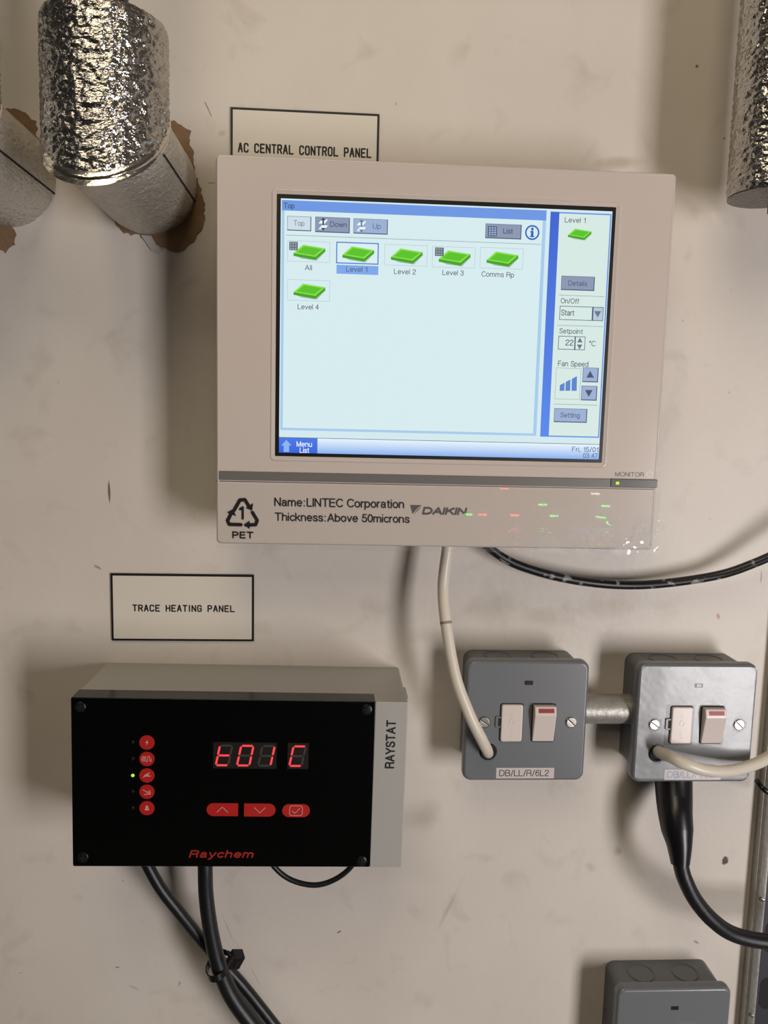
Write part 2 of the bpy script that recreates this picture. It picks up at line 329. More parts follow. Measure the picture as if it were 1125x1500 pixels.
        sc = N('ShaderNodeMath'); sc.operation = 'MULTIPLY'; K(f, sc.inputs[0]); sc.inputs[1].default_value = 1.0
        col = mix(sc.outputs[0], col, cc)
    K(col, b.inputs['Base Color'])
    bp = N('ShaderNodeBump'); bp.inputs['Strength'].default_value = .12; bp.inputs['Distance'].default_value = .0015
    K(nz(160, 5).outputs['Fac'], bp.inputs['Height']); K(bp.outputs[0], b.inputs['Normal'])
    return m
X0, X1, Y0, Z1 = -1400, 1800, -2400, 1150
FL = -H*1000
wallb = struct('wall_back', MB().box(X0, X1, 0, 100, FL, Z1), wall_material())
plain = mat('room_paint', '8d857b', .7, var=.08, vscale=4)
struct('floor', MB().box(X0, X1, Y0, 100, FL-100, FL), mat('floor_screed', '6f6c68', .8, var=.2, vscale=6))
struct('ceiling', MB().box(X0, X1, Y0, 100, Z1, Z1+100), mat('ceiling_paint', '6a655f', .8, var=.1, vscale=5))
struct('wall_left', MB().box(X0-100, X0, Y0, 100, FL, Z1), mat('dark_room_paint', '33373d', .7, var=.1, vscale=4))
struct('wall_right', MB().box(X1, X1+100, Y0, 100, FL, Z1), plain)
struct('wall_front', MB().box(X0, X1, Y0-100, Y0, FL, Z1), mat('dark_room_paint', '33373d', .7))

# torn plasterboard where the pipes pass through the wall
paper = mat('torn_brown_paper', '84694d', .9, var=.35, vscale=90, bump=.6, bscale=300)
def torn(px_pts, label):
    P = [at(a/3.516, b/3.516) for a, b in px_pts]; pts = []
    for i, p in enumerate(P):
        q = P[(i+1) % len(P)]; n = max(1, int((q-p).length/2.2))
        for k in range(n):
            r = p.lerp(q, k/n); j = 0 if k == 0 else 1.15
            pts.append((r.x+random.uniform(-j, j), r.z+random.uniform(-j, j)))
    o = MB().prism(pts, -.9, 0.2, 0).build('torn_paper', paper, wallb); o['label'] = label
    return o
torn([(900, 622), (985, 675), (975, 745), (1000, 785), (1003, 880), (1030, 960), (1057, 1080), (1042, 1180), (1000, 1245), (945, 1290), (905, 1300),
      (865, 1285), (760, 1250), (725, 1212), (640, 1202), (590, 1130), (600, 900), (760, 700)], 'torn brown plasterboard paper around the large foil elbow')
torn([(35, 560), (100, 568), (150, 598), (188, 625), (186, 700), (230, 800), (150, 1080), (80, 1140), (62, 1170), (86, 1210), (80, 1262), (45, 1280), (30, 1304),
      (-20, 1290), (-60, 1180), (-100, 800)], 'torn brown plasterboard paper around the cut-off foil elbow')
o = MB().prism([(p.x, p.z) for p in (at(207, 345), at(222, 346), at(233, 366), at(243, 363), at(234, 371), at(222, 367))], -1.3, 0).build('torn_paper', mat('bare_plaster', 'b9b4ae', .9), wallb)
o['label'] = 'torn pale grey scrap of plasterboard facing'

# ------------------------------------------------------------------ foil-clad pipes
foil = foil_mat('crinkled_foil', 'bdbab5', .22, .7, 230)
foil_dull = foil_mat('dull_foil', 'c6c0b6', .42, 1.0, 300)
foil_dull.node_tree.nodes['Principled BSDF'].inputs['Metallic'].default_value = .62
tape = foil_mat('foil_tape', 'd8d3cb', .2, .3, 120)
dark_pipe = mat('dark_pipe', '10161c', .4)
def crinkle(th, z, r, seed, amp):
    a = th*r
    p = Vector((math.cos(th)*r/6.5, math.sin(th)*r/6.5, z/3.1+seed))
    q = Vector((math.cos(th)*r/2.6, math.sin(th)*r/2.6, z/1.5+seed*2))
    g = 1-abs(noise.noise(p))*2.2
    return amp*(g*.75 + .45*noise.noise(q))
def sleeve_mb(r, z0, z1, mitre, seed, amp, dz=.85, n=230, cap=True, rim=4):
    """vertical foil sleeve about the origin; mitre cuts the foot at 45 degrees towards the wall"""
    mb = MB(); rg = []; m = int((z1-z0)/dz)
    for i in range(m+1):
        row = []
        for k in range(n):
            th = 2*PI*k/n; lo = z0+(r*math.sin(th) if mitre else 0)
            z = lo+(z1-lo)*i/m
            f = min(1, (i+.5)/4, (m-i+.5)/3)
            rad = r+crinkle(th, z, r, seed, amp)*f
            row.append((rad*math.cos(th), rad*math.sin(th), z+ (crinkle(th, 3, r, seed+9, 1.2) if i == m else 0)))
        rg.append(row)
    mb.rings(rg); return mb
def make_pipe(r, dep, top):
    root = thing('insulated_pipe', '', 'pipe', (0, 0, 0))
    o = sleeve_mb(r, 0, top, True, 3.1, 1.35).build('foil_sleeve', foil, root, (0, dep, 0), smooth=60)
    o['label'] = 'bright crinkled foil sleeve'
    mb = MB(); n, m = 190, 100; rg = []
    for i in range(m+1):                        # elbow: mitred foot running straight back into the wall
        row = []
        for k in range(n):
            th = 2*PI*k/n; x, z = r*.985*math.cos(th), r*.985*math.sin(th)
            y0 = -dep+z; y1 = 2.0; y = y0+(y1-y0)*i/m
            cr = 1+.55/r*crinkle(th, y, r, 8.3, 1.0)*min(1, i/4)
            row.append((x*cr, y, z*cr))
        rg.append(row)
    mb.rings(rg).build('elbow', foil_dull, root, (0, 0, 0), smooth=60)['label'] = 'dull grey foil elbow entering the wall'
    mb = MB(); rg = []
    for dr, s in ((.2, -4.2), (1.0, -3.6), (1.3, -2), (.9, -.6), (1.5, .6), (1.6, 2.2), (1.0, 3.4), (.2, 4.0)):
        row = []
        for k in range(90):
            th = 2*PI*k/90; rad = r+dr+.25*noise.noise(Vector((math.cos(th)*4, math.sin(th)*4, s*.4)))
            x, q = rad*math.cos(th), rad*math.sin(th)
            row.append((x, -dep+q - (s*.35 if s < 0 else 0)*-1, q+s))
        rg.append(row)
    mb.rings(rg, cap=False).build('joint_tape', tape, root, smooth=60)['label'] = 'smooth foil tape band round the mitre joint'
    a = math.radians(-17)                        # lap joint along the elbow
    mb = MB(); rr_ = r*.985+.35
    rg = []
    for i in range(12):
        y = -dep+9+rr_*math.sin(a)+ (dep-9-rr_*math.sin(a))*i/11
        rg.append([((rr_+d)*math.cos(a+e), y, (rr_+d)*math.sin(a+e)) for d, e in ((0, -.018), (.35, -.018), (.35, .018), (0, .018))])
    mb.rings(rg).build('lap_seam', mat('dark_seam', '15120f', .8), root)  # near-black strip laid along the lap joint
    mb = MB().tube([(0, -dep, top-8), (0, -dep, top+150), (0, -dep, Z1-330)], 13, 28, 4)
    mb.build('bare_pipe', dark_pipe, root)['label'] = 'dark bare pipe above the foil'
    return root
PR, PDEP = 34.5, 96
e1 = at(217, 271)
pipe = make_pipe(PR, PDEP, 58)
pipe.location = (e1.x/1000, 0, e1.z/1000+H)
tag(pipe, 'large crinkled silver foil pipe with its whole elbow in view', 'pipe', 'foil insulated pipes')
pipe2 = copy_tree(pipe); e2 = at(9, 259); pipe2.location = (e2.x/1000, 0, e2.z/1000+H)
tag(pipe2, 'dull foil pipe elbow cut off by the photo edge beside the large foil elbow', 'pipe', 'foil insulated pipes')
# the slim drop on the right, open at its foot
pe = at(1126, 288, 56)
pipe3 = thing('insulated_pipe', 'slim straight silver foil pipe hanging above the right side of the white panel', 'pipe', (pe.x, -56, pe.z), 0, 'foil insulated pipes')
sleeve_mb(25.5, 0, 330, False, 21.7, 1.15, 1.0, 170).build('foil_sleeve', foil, pipe3, smooth=60)
MB().rings([[((r_)*math.cos(2*PI*k/60), r_*math.sin(2*PI*k/60), z) for k in range(60)] for r_, z in ((25.4, -.3), (25.6, -.9), (21, -1.3), (8, -1.0))]).build('end_cap', foil_mat('dark_end_foil', '6f6a66', .35, 1.0, 260), pipe3)['label'] = 'dark crumpled foil end'
MB().tube([(6.5, 0, -10), (6.5, 0, 20), (6.5, 0, 60)], 6.0, 20, 2).build('pipe_stub', dark_pipe, pipe3)
MB().tube([(0, 0, 325), (0, 0, 500), (0, 0, Z1-pe.z-2)], 9, 24, 3).build('bare_pipe', dark_pipe, pipe3)

# ------------------------------------------------------------------ engraved signs
ink = mat('black_ink', '0c0b0b', .6)
cream = mat('cream_sign_face', 'd8d1c4', .38, var=.03, vscale=20)
black_core = mat('black_sign_core', '0d0c0c', .5)
def sign(cx, cz, w_, h_, roll, label, body, tx0, tx1, tz, cap, pen):
    t = thing('label_sign', label, 'sign', (cx, 0, cz), roll, 'engraved wall signs')
    MB().loft(w_, h_, .4, [(0, 0), (0, -1.5)]).build('backing_plate', black_core, t)['label'] = 'black edge of the sign'
    MB().loft(w_-3.2, h_-3.2, .3, [(0, -1.4), (0, -1.65)]).build('sign_face', cream, t)
    engraved(body, tx0, tx1, tz, cap, -1.75, pen, ink, t)
fs = Frame(-30.37, 190.3, 0, 1.6)
l, r_ = fs(349.5, 226), fs(543, 229)
sign(-30.37, 190.3, 104.4, 52, 0, 'cream sign with black border half hidden behind the top of the white panel', 'AC CENTRAL CONTROL PANEL', l[0], r_[0], fs(350, 222)[1], 5.5, 1.12)
fs = Frame(-117.27, -142.09, 0, 1.6)
sign(-117.27, -142.09, 105.9, 51.2, .0037, 'cream sign with black border on the wall above the black thermostat box', 'TRACE HEATING PANEL', fs(195, 890)[0], fs(343, 890)[0], fs(265, 895.3)[1], 4.4, 1.0)

# ------------------------------------------------------------------ white touch-screen control panel
PD = 65.0
pf = Frame(65.27, 41.03, .0018, PD)
panel = thing('control_panel', 'large white wall touch screen panel with a lit blue and white display', 'control panel', (65.27, 0, 41.03), .0018)
white = mat('white_plastic', 'cdc1b8', .2, var=.015, vscale=10, coat=.25)
grey_bar = mat('grey_plastic_strip', '6f6c68', .35)
PW, PH = 295.9, 247.4
barL, barR = pf(318, 696.5), pf(963, 708.5)
bar_z = (barL[1]+barR[1])/2
MB().loft(PW-44, PH-40, 4, [(0, 0), (0, -30)]).build('mounting_box', white, panel)
MB().loft(PW, PH, 3.2, [(5, -26), (1.2, -27), (0, -30), (0, -PD+4), (.3, -PD+1.4), (.8, -PD+.2), (1.4, -PD-.3), (1.9, -PD-.3), (2.5, -PD)]).build('housing', white, panel, smooth=50)
# raised frame round the display
scr = Frame(65.02, 59.14, .0018, PD)
sx, sz = 65.02-65.27, 59.14-41.03
SW, SH = 217.8, 164.8
mb = MB()
def ring_loft(mb, levels, cx, cz):               # (w, h, r, y) hollow ring
    mb.rings([[(p[0], y, p[1]) for p in rr(w_, h_, r, cx, cz)] for w_, h_, r, y in levels], cap=False)
ring_loft(mb, [(SW+7.2, SH+7.2, 2.6, -PD+.1), (SW+6.2, SH+6.2, 2.4, -PD-.5), (SW+4.8, SH+4.8, 2, -PD-.55), (SW+3.6, SH+3.6, 1.5, -PD-.1), (SW, SH, .6, -PD+.05)], sx, sz)
mb.build('display_frame', white, panel, smooth=50)
MB().loft(SW+.6, SH+.6, .6, [(0, -PD+1), (0, -PD-.06)], sx, sz).build('display_gasket', mat('black_gasket', '0b0b0d', .4), panel)
# grey strip, power key and lamp
zb = pf(640, 702.5)[1]
MB().box(-PW/2+2.2, PW/2-1.2, -PD-.9, -PD+1, zb-2.9, zb+2.9, .5).build('grey_strip', grey_bar, panel)
zl = pf(640, 711)[1]
MB().box(-PW/2+.3, PW/2-1.0, -PD-.08, -PD+.2, zl-.25, zl+.25).build('trim_line', mat('thin_grey_line', '57524d', .5), panel)
a, b = pf(894, 701), pf(962, 714)
kz = (pf(928, 707.5)[1])
key = MB().box(a[0], b[0], -PD-1.4, -PD, kz-2.9, kz+2.6, .5).build('power_key', mat('dark_grey_key', '5a5854', .25), panel)
led = pf(903.5, 707.5)
MB().loft(2.3, 1.9, .4, [(0, -PD-1.3), (0, -PD-1.5)], led[0], led[1]).build('indicator_lamp', mat('green_led_lit', 'b4f01e', emit=1.3), key)
grey_ink = mat('grey_ink', '4a4542', .6)
l, r_ = pf(901, 698), pf(943, 699)
lettering('MONITOR', l[0], r_[0], (l[1]+r_[1])/2+.2, 3.0, -PD-.06, grey_ink, panel)
c = pf(951.5, 694.5)
MB().stroke([[(c[0]+1.9*math.cos(t), c[1]+1.9*math.sin(t)) for t in [PI/2+.55+(2*PI-1.1)*k/16 for k in range(17)]], [(c[0], c[1]+.3), (c[0], c[1]+2.3)]], .4, -PD-.06).build('power_symbol', mat('pale_ink', 'f2ece8', .5), panel, smooth=0, solid=False)
# maker's mark
l, r_ = pf(618, 752), pf(685, 753.5)
logo_ink = mat('grey_logo', '55504c', .4)
lettering('DAIKIN', l[0], r_[0]-1.2, pf(650, 754.5)[1], 5.4, -PD-.06, logo_ink, panel, pen=.27, shear=.22)
P = lambda *q: [pf(x, y) for x, y in q]
mb = MB(); mb.flat(P((600.5, 739.5), (618, 740), (611.5, 744.5), (604, 753)), -PD-.05); mb.flat(P((611.5, 746), (618.5, 741.5), (605, 754.5)), -PD-.055)
mb.build('logo_mark', logo_ink, panel, smooth=0, solid=False)

# ---- display contents
GL = mat('display_glow', 'd6ecf0', emit=1.0, rough=.25)
screen = MB().rect(scr(411, 290), scr(876.5, 671), -PD-.08)
def grad_mat(name, c0, c1, z0, z1, horiz=False):
    m = mat(name, c0, emit=1.0); nt = m.node_tree; b = nt.nodes['Principled BSDF']
    tc = nt.nodes.new('ShaderNodeTexCoord'); sp = nt.nodes.new('ShaderNodeSeparateXYZ'); mr = nt.nodes.new('ShaderNodeMapRange'); mx = nt.nodes.new('ShaderNodeMix'); mx.data_type = 'RGBA'
    nt.links.new(tc.outputs['Object'], sp.inputs[0]); nt.links.new(sp.outputs['X' if horiz else 'Z'], mr.inputs[0])
    mr.inputs[1].default_value = z0/1000; mr.inputs[2].default_value = z1/1000
    nt.links.new(mr.outputs[0], mx.inputs[0]); mx.inputs[6].default_value = srgb(c0); mx.inputs[7].default_value = srgb(c1)
    nt.links.new(mx.outputs[2], b.inputs['Emission Color']); return m
scrf = lambda x, y: pf(x, y)
# the active area, corner to corner of the glass
A0 = (sx-SW/2+2.3, sz+SH/2-2.4); A1 = (sx+SW/2-2.1, sz-SH/2+2.0)
screen = MB().rect(A0, A1, -PD-.09).build('screen', GL, panel, smooth=0, solid=False)
screen['label'] = 'lit display glass with light blue background'
LY = [0]
def ui(name, a, c, m, lvl, label=None):
    o = MB().rect(pf(*a), pf(*c), -PD-.1-.035*lvl).build(name, m, screen, smooth=0, solid=False)
    if label: o['label'] = label
    return o
def ui_poly(name, pts, m, lvl):
    return MB().flat([pf(*p) for p in pts], -PD-.1-.035*lvl).build(name, m, screen, smooth=0, solid=False)
def ui_frame(name, a, c, wd, m, lvl):
    (x0, z0), (x1, z1) = pf(*a), pf(*c); mb = MB(); y = -PD-.1-.035*lvl
    for q in (((x0, z0), (x1, z0-wd)), ((x0, z1+wd), (x1, z1)), ((x0, z0), (x0+wd, z1)), ((x1-wd, z0), (x1, z1))): mb.rect(*q, y)
    return mb.build(name, m, screen, smooth=0, solid=False)
def ui_text(body, x0, x1, y, cap_px, m, lvl=5, bold=0):
    """y is the baseline pixel half way along"""
    xm = (x0+x1)/2; k = .0315-.000027*(y-300)      # the display's own tilt in the picture
    a, c = pf(x0, y-(xm-x0)*k), pf(x1, y+(x1-xm)*k)
    return lettering(body, a[0], c[0], (a[1]+c[1])/2, cap_px*.447*1.08, -PD-.1-.035*lvl, m, screen, pen=.125)
E_ = lambda n, c, e=1.0: mat(n, c, emit=e)
blue = E_('ui_blue', '6f98e4'); lblue = E_('ui_pale_blue', 'a9cdee'); body_ = E_('ui_window', 'd9eef1'); side_ = E_('ui_side_panel', 'd9ebe6')
txt = E_('ui_text', '56626c'); txt2 = E_('ui_text_dark', '3a4656'); line = E_('ui_line', '9fb2b8'); dline = E_('ui_dark_line', '4b5a78'); uiw = E_('ui_white', 'eefaff')
deep = grad_mat('ui_deep_blue', '5a8cf0', '3c64d0', -60, 100)
btn = E_('ui_button_grey', '8d99b4'); btnd = E_('ui_button_dark', '707c98'); btnl = E_('ui_button_light', '9db2d6'); btnp = E_('ui_button_pale', 'cfe0ea')
x0, z0 = pf(413, 293); x1, z1 = pf(784.5, 638.5)
xr = pf(800, 322)[0]
yl = -PD-.1
MB().rect((x0, z0), (xr, z1), yl-.035).build('window_border', lblue, screen, smooth=0, solid=False)
MB().rect((x0+1.7, z0-1), (xr-2.2, z1+1.6), yl-.07).build('window_body', body_, screen, smooth=0, solid=False)
zt = (pf(413, 308.5)[1]+pf(800, 323)[1])/2
MB().rect((x0, z0), (xr, zt), yl-.105).build('title_bar', blue, screen, smooth=0, solid=False)
ui_text('Top', 415.5, 431.5, 305.5, 7, txt2)
# toolbar keys
def key_(a, c, m, body, tx0, tx1, ty, tm, cap=7):
    ui('button_edge', (a[0]-.6, a[1]-.6), (c[0]+1.3, c[1]+1.5), dline, 3); ui('button', a, c, m, 4)
    if body: ui_text(body, tx0, tx1, ty, cap, tm, 6)
key_((421.5, 317), (454.5, 337.5), btnp, 'Top', 430, 446, 331, E_('ui_text_grey', '7b8a92'))
key_((462.5, 318), (511, 340.5), btn, 'Down', 483.5, 508, 333, E_('ui_text_navy', '45526e'))
key_((518.5, 320.5), (566.5, 342.5), btnl, 'Up', 546, 558, 335.5, E_('ui_text_slate', '60708c'))
key_((712, 328), (762, 349.5), btn, 'List', 737, 751, 342.5, txt2)
def layers_icon(cx, cy, dark):
    for dy in (-4.5, 4): ui_poly('layer_icon', [(cx-7, cy+dy+3), (cx-2, cy+dy-3), (cx+7, cy+dy-2.5), (cx+2, cy+dy+3.5)], uiw, 6)
    ui_poly('arrow_icon', [(cx, cy-10), (cx+4, cy-6), (cx+1.2, cy-6), (cx+1.2, cy+1), (cx-1.2, cy+1), (cx-1.2, cy-6), (cx-4, cy-6)], dark, 7)
    ui_poly('arrow_icon', [(cx, cy+9), (cx+4, cy+5), (cx-4, cy+5)], dark, 7)
layers_icon(473.5, 329, txt2); layers_icon(529.5, 331.5, E_('ui_icon_grey', '6f7f98'))
(xa, za), (xb, zb_) = pf(715, 331.5), pf(727.5, 346.5)
mb = MB(); mb.rect((xa, za), (xb, zb_), yl-.24); mb.build('table_icon', txt2, screen, smooth=0, solid=False)
mb = MB()
for i in range(3):
    for j in range(4):
        cx_ = xa+.5+(xb-xa-.6)*i/3; cz_ = za-.5-(za-zb_-.6)*j/4
        mb.rect((cx_, cz_), (cx_+(xb-xa)/3-.55, cz_-(za-zb_)/4+.55), yl-.26)
mb.build('table_icon_cells', btnl, screen, smooth=0, solid=False)
c = pf(779.5, 340.8)
mb = MB(); mb.stroke([[(c[0]+4.2*math.cos(2*PI*k/28), c[1]+4.2*math.sin(2*PI*k/28)) for k in range(29)]], 1.0, yl-.2)
mb.stroke([[(c[0], c[1]+.4), (c[0], c[1]-2.2)]], 1.7, yl-.2); mb.stroke([[(c[0], c[1]+2.2), (c[0], c[1]+2.25)]], 1.8, yl-.2); mb.stroke([[(c[0]-1.2, c[1]-2.4), (c[0]+1.2, c[1]-2.4)], [(c[0]-1.1, c[1]+.5), (c[0], c[1]+.5)]], .7, yl-.21)
mb.build('information_icon', E_('ui_info_blue', '2f62c0'), screen, smooth=0, solid=False)
za = (pf(419, 345)[1]+pf(793, 357.5)[1])/2
MB().rect((pf(419, 344)[0], za+.2), (pf(793, 358)[0], za-.2), yl-.11).build('divider_line', line, screen, smooth=0, solid=False)
g1 = E_('ui_green', '5cc428'); g2 = E_('ui_green_shade', '45a51c'); g3 = E_('ui_green_light', '86e24a'); gsh = E_('ui_icon_shadow', 'a9bfbb')
def slab(cx, cy, s=1):
    top = [(-8, -10), (24.5, -4.5), (10, 8), (-22, 2.5)]; P_ = lambda pts, d=0: [(cx+x*s, cy+(y+d)*s) for x, y in pts]
    ui_poly('slab_icon_shadow', [(cx-20*s, cy+6*s), (cx+26*s, cy-1*s), (cx+12*s, cy+13.5*s), (cx-10*s, cy+10.5*s)], gsh, 5)
    ui_poly('slab_icon_side', P_([(-22, 2.5), (10, 8), (24.5, -4.5), (24.5, 0), (10, 12.5), (-22, 6.5)]), g2, 6)
    ui_poly('slab_icon_rim', P_(top), g3, 6.5)
    ui_poly('slab_icon_floor', P_([(-6.5, -7.6), (20, -3.2), (8.5, 5.8), (-17.5, 1.5)]), g1, 7)
tiles = [('All', 452, 368.5, 446.5, 457, 396), ('Level 1', 523.5, 371, 507, 538, 398.5), ('Level 2', 594.5, 374, 577, 609, 402), ('Level 3', 664.5, 377, 648, 679, 403.5),
         ('Comms Rp', 734.5, 378.5, 705, 753, 406), ('Level 4', 452, 425.5, 436, 467, 453.5)]
for body, cx_, cy_, t0, t1, ty in tiles:
    if body == 'Level 1':
        ui('selected_tile', (cx_-30.5, cy_-16.5), (cx_+30.5, cy_+16.5), E_('ui_tile', 'e4f5f6'), 2)
        ui_frame('tile_frame', (cx_-30.8, cy_-17), (cx_+30.8, cy_+17), .7, E_('ui_select_blue', '4d7fd0'), 4)
        ui('selected_caption', (cx_-30.5, cy_+16.8), (cx_+30.5, cy_+32), E_('ui_caption_blue', '7fa9ee'), 3)
    else: ui_frame('tile_frame', (cx_-31, cy_-16.5), (cx_+31, cy_+16.5), .3, E_('ui_tile_line', 'b4ccd2'), 4)
    slab(cx_, cy_)
    if body in ('All', 'Level 3'):
        q = (430, 360.5) if body == 'All' else (643.5, 369)
        ui('grid_icon', (q[0]-6.2, q[1]-6.5), (q[0]+6.2, q[1]+6.5), E_('ui_grid', '5b6672'), 8)
        mb = MB(); a = pf(q[0]-5, q[1]-5.3)
        for i in range(3):
            for j in range(3): mb.rect((a[0]+i*1.55, a[1]-j*1.65), (a[0]+i*1.55+1.1, a[1]-j*1.65-1.1), yl-.4)
        mb.build('grid_icon_cells', E_('ui_grid_cell', '93a4ae'), screen, smooth=0, solid=False)
    ui_text(body, t0, t1, ty, 7, txt)
# side panel
xs0, zs0 = pf(807, 310); xs1, zs1 = pf(877.5, 641.5); xs0 = (xs0+pf(790.5, 641)[0])/2; xs1 = (xs1+pf(896, 313)[0])/2
xsd = (pf(820, 312)[0]+pf(803, 641)[0])/2
MB().rect((xs0, zs0), (xs1, zs1), yl-.035).build('side_panel_border', blue, screen, smooth=0, solid=False)
MB().rect((xsd, zs0-.9), (xs1-.9, zs1+.9), yl-.07).build('side_panel', side_, screen, smooth=0, solid=False)
MB().rect((xs0, zs0), (xsd, zs1), yl-.105).build('blue_column', deep, screen, smooth=0, solid=False)
ui_text('Level 1', 827, 857.5, 326.5, 7, txt); slab(848, 342.5, .74)
key_((823, 404.5), (869, 425), btn, 'Details', 832, 860, 419, E_('ui_text_button', '555f7a'))
def dl(xa_, ya_, xb_, yb_): 
    a, c = pf(xa_, ya_), pf(xb_, yb_); zz = (a[1]+c[1])/2
    MB().rect((a[0], zz+.2), (c[0], zz-.2), yl-.11).build('divider_line', line, screen, smooth=0, solid=False)
dl(819, 432.5, 885, 434.5); dl(816, 476.5, 883, 478.5); dl(811, 592, 875, 593.5)
ui_text('On/Off', 821, 848, 444.8, 7, txt); ui_frame('list_box', (820, 448), (883, 470.5), .4, dline, 4); ui('list_key', (868, 449.5), (882.5, 470), E_('ui_key_pale', 'b8cadb'), 3)
ui('key_divider', (867.4, 449.5), (868.4, 470), dline, 4); ui_text('Start', 821.5, 841, 462.5, 8, txt)
tri = lambda cx_, cy_, s, up, m: ui_poly('arrow_icon', [(cx_-s, cy_+(s*.8 if up else -s*.8)), (cx_+s, cy_+(s*.8 if up else -s*.8)), (cx_, cy_-(s if up else -s))], m, 6)
arrow = E_('ui_arrow', '69778f')
tri(875.3, 460, 5.2, False, arrow)
ui_text('Setpoint', 819, 853.5, 489, 7, txt); ui_frame('number_box', (818, 492), (856.5, 513), .4, dline, 4); ui('key_divider', (841.7, 493), (842.5, 513), dline, 4)
ui_text('22', 828, 839.5, 506.3, 8, txt2); tri(849.3, 498.5, 4, True, arrow); tri(848.8, 508, 4, False, arrow)
ui_text('°C', 862.5, 872, 507.5, 7.5, txt)
ui_text('Fan Speed', 817, 861.5, 537, 7.5, txt); ui_frame('chart_box', (814.5, 538.5), (849, 585.5), .3, line, 4)
for q in ([(820, 564), (827, 560.5), (826.5, 572.5), (819.5, 572.5)], [(828.5, 559.5), (835.5, 556), (835, 572.5), (828, 572.5)], [(837.5, 555), (845, 551), (844.5, 572.5), (837, 572.5)]):
    ui_poly('speed_bar', q, E_('ui_chart_blue', '5b86d2'), 5)
key_((854.5, 538.8), (874.5, 558.8), btnl, None, 0, 0, 0, None); tri(864.3, 548.8, 5.6, True, E_('ui_arrow_dark', '4b566e'))
key_((852.5, 565.5), (872.5, 585.5), btnl, None, 0, 0, 0, None); tri(862.3, 575.8, 5.6, False, E_('ui_arrow_dark', '4b566e'))
key_((812.5, 598.5), (858, 618), btnl, 'Setting', 820.5, 849, 611.8, E_('ui_text_button', '555f7a'))
# foot bar
zf0 = (pf(411, 641.5)[1]+pf(878, 651)[1])/2; zf1 = A1[1]
gb = grad_mat('ui_foot_bar', '8ab2f0', 'e8f6ff', zf1, zf0)
MB().rect((A0[0], zf0), (A1[0], zf1), yl-.035).build('foot_bar', gb, screen, smooth=0, solid=False)
MB().rect((A0[0], zf0+.35), (A1[0], zf0), yl-.07).build('divider_line', dline, screen, smooth=0, solid=False)
xm = pf(465, 655)[0]
MB().rect((A0[0], zf0), (xm, zf1), yl-.07).build('menu_button', grad_mat('ui_menu_blue', '3565dc', '4a7ae6', zf1, zf0), screen, smooth=0, solid=False)
ui_text('Menu', 434.5, 457, 654.5, 7.5, uiw); ui_text('List', 439, 453, 663.5, 7.5, uiw)
ui_poly('arrow_icon', [(419.5, 644.5), (427, 652.5), (423.5, 652.5), (423.5, 662), (415.5, 662), (415.5, 652.5), (412, 652.5)], E_('ui_menu_arrow', '8fb4f4'), 5)
ui_text('Fri, 15/01', 837.5, 876, 662, 7, E_('ui_text_date', '5d6c84')); ui_text('03:47', 853.5, 875, 671.2, 7, E_('ui_text_date', '5d6c84'))

# ---- clear protective film over the foot of the panel, its free corner crumpled
xl, xr_ = -PW/2+.6, pf(965, 760)[0]
zt, zbm = pf(640, 713)[1], pf(640, 806)[1]-.8
mb = MB(); nx, nz = 150, 52; g = []
for j in range(nz+1):
    row = []
    for i in range(nx+1):
        u, v = i/nx, j/nz; x = xl+(xr_-xl)*u; z = zt+(zbm-zt)*v
        k = max(0, (u-.5)/.5)**1.6*max(0, (v-.62)/.38)**.7+.8*max(0, (u-.86)/.14)**1.5*max(0, (v-.35)/.65); e = max(0, (u-.96)/.04)
        am = 1.25*k+.8*e*v
        y = -PD-.36 - am*(.5+abs(noise.noise(Vector((x*.10+z*.05, z*.16-x*.03, 1.7))))*1.1 + .22*noise.noise(Vector((x*.4, z*.4, 4))))
        if u > .9: z += -1.2*k*noise.noise(Vector((x*.2, 1, 2))); x += .8*e*noise.noise(Vector((z*.3, 5, 2)))
        row.append((x, y, z))
    g.append(mb.vs(row))
for j in range(nz):
    for i in range(nx): mb.face([g[j][i], g[j][i+1], g[j+1][i+1], g[j+1][i]])
cf = film_mat('clear_film', .04, .015); nt = cf.node_tree       # creased film turns milky
tc = nt.nodes.new('ShaderNodeTexCoord'); sp = nt.nodes.new('ShaderNodeSeparateXYZ'); n1 = nt.nodes.new('ShaderNodeTexNoise'); n1.inputs['Scale'].default_value = 55; n1.inputs['Detail'].default_value = 5; n1.inputs['Distortion'].default_value = 1.2
mrx = nt.nodes.new('ShaderNodeMapRange'); mrz = nt.nodes.new('ShaderNodeMapRange'); mrn = nt.nodes.new('ShaderNodeMapRange')
nt.links.new(tc.outputs['Object'], sp.inputs[0]); nt.links.new(tc.outputs['Object'], n1.inputs[0])
for nd, so, a_, b_, c_, d_ in ((mrx, sp.outputs['X'], .03, .12, 0, 1), (mrz, sp.outputs['Z'], -.098, -.109, 0, 1), (mrn, n1.outputs['Fac'], .38, .62, .05, .5)):
    nt.links.new(so, nd.inputs[0])
    for i_, v_ in zip((1, 2, 3, 4), (a_, b_, c_, d_)): nd.inputs[i_].default_value = v_
mu1 = nt.nodes.new('ShaderNodeMath'); mu1.operation = 'MULTIPLY'; nt.links.new(mrx.outputs[0], mu1.inputs[0]); nt.links.new(mrz.outputs[0], mu1.inputs[1])
mu2 = nt.nodes.new('ShaderNodeMath'); mu2.operation = 'MULTIPLY_ADD'; nt.links.new(mu1.outputs[0], mu2.inputs[0]); nt.links.new(mrn.outputs[0], mu2.inputs[1]); mu2.inputs[2].default_value = .04
for nd in nt.nodes:
    if nd.type == 'MIX_SHADER' and nd.inputs[2].links[0].from_node.type == 'BSDF_DIFFUSE': nt.links.new(mu2.outputs[0], nd.inputs[0])
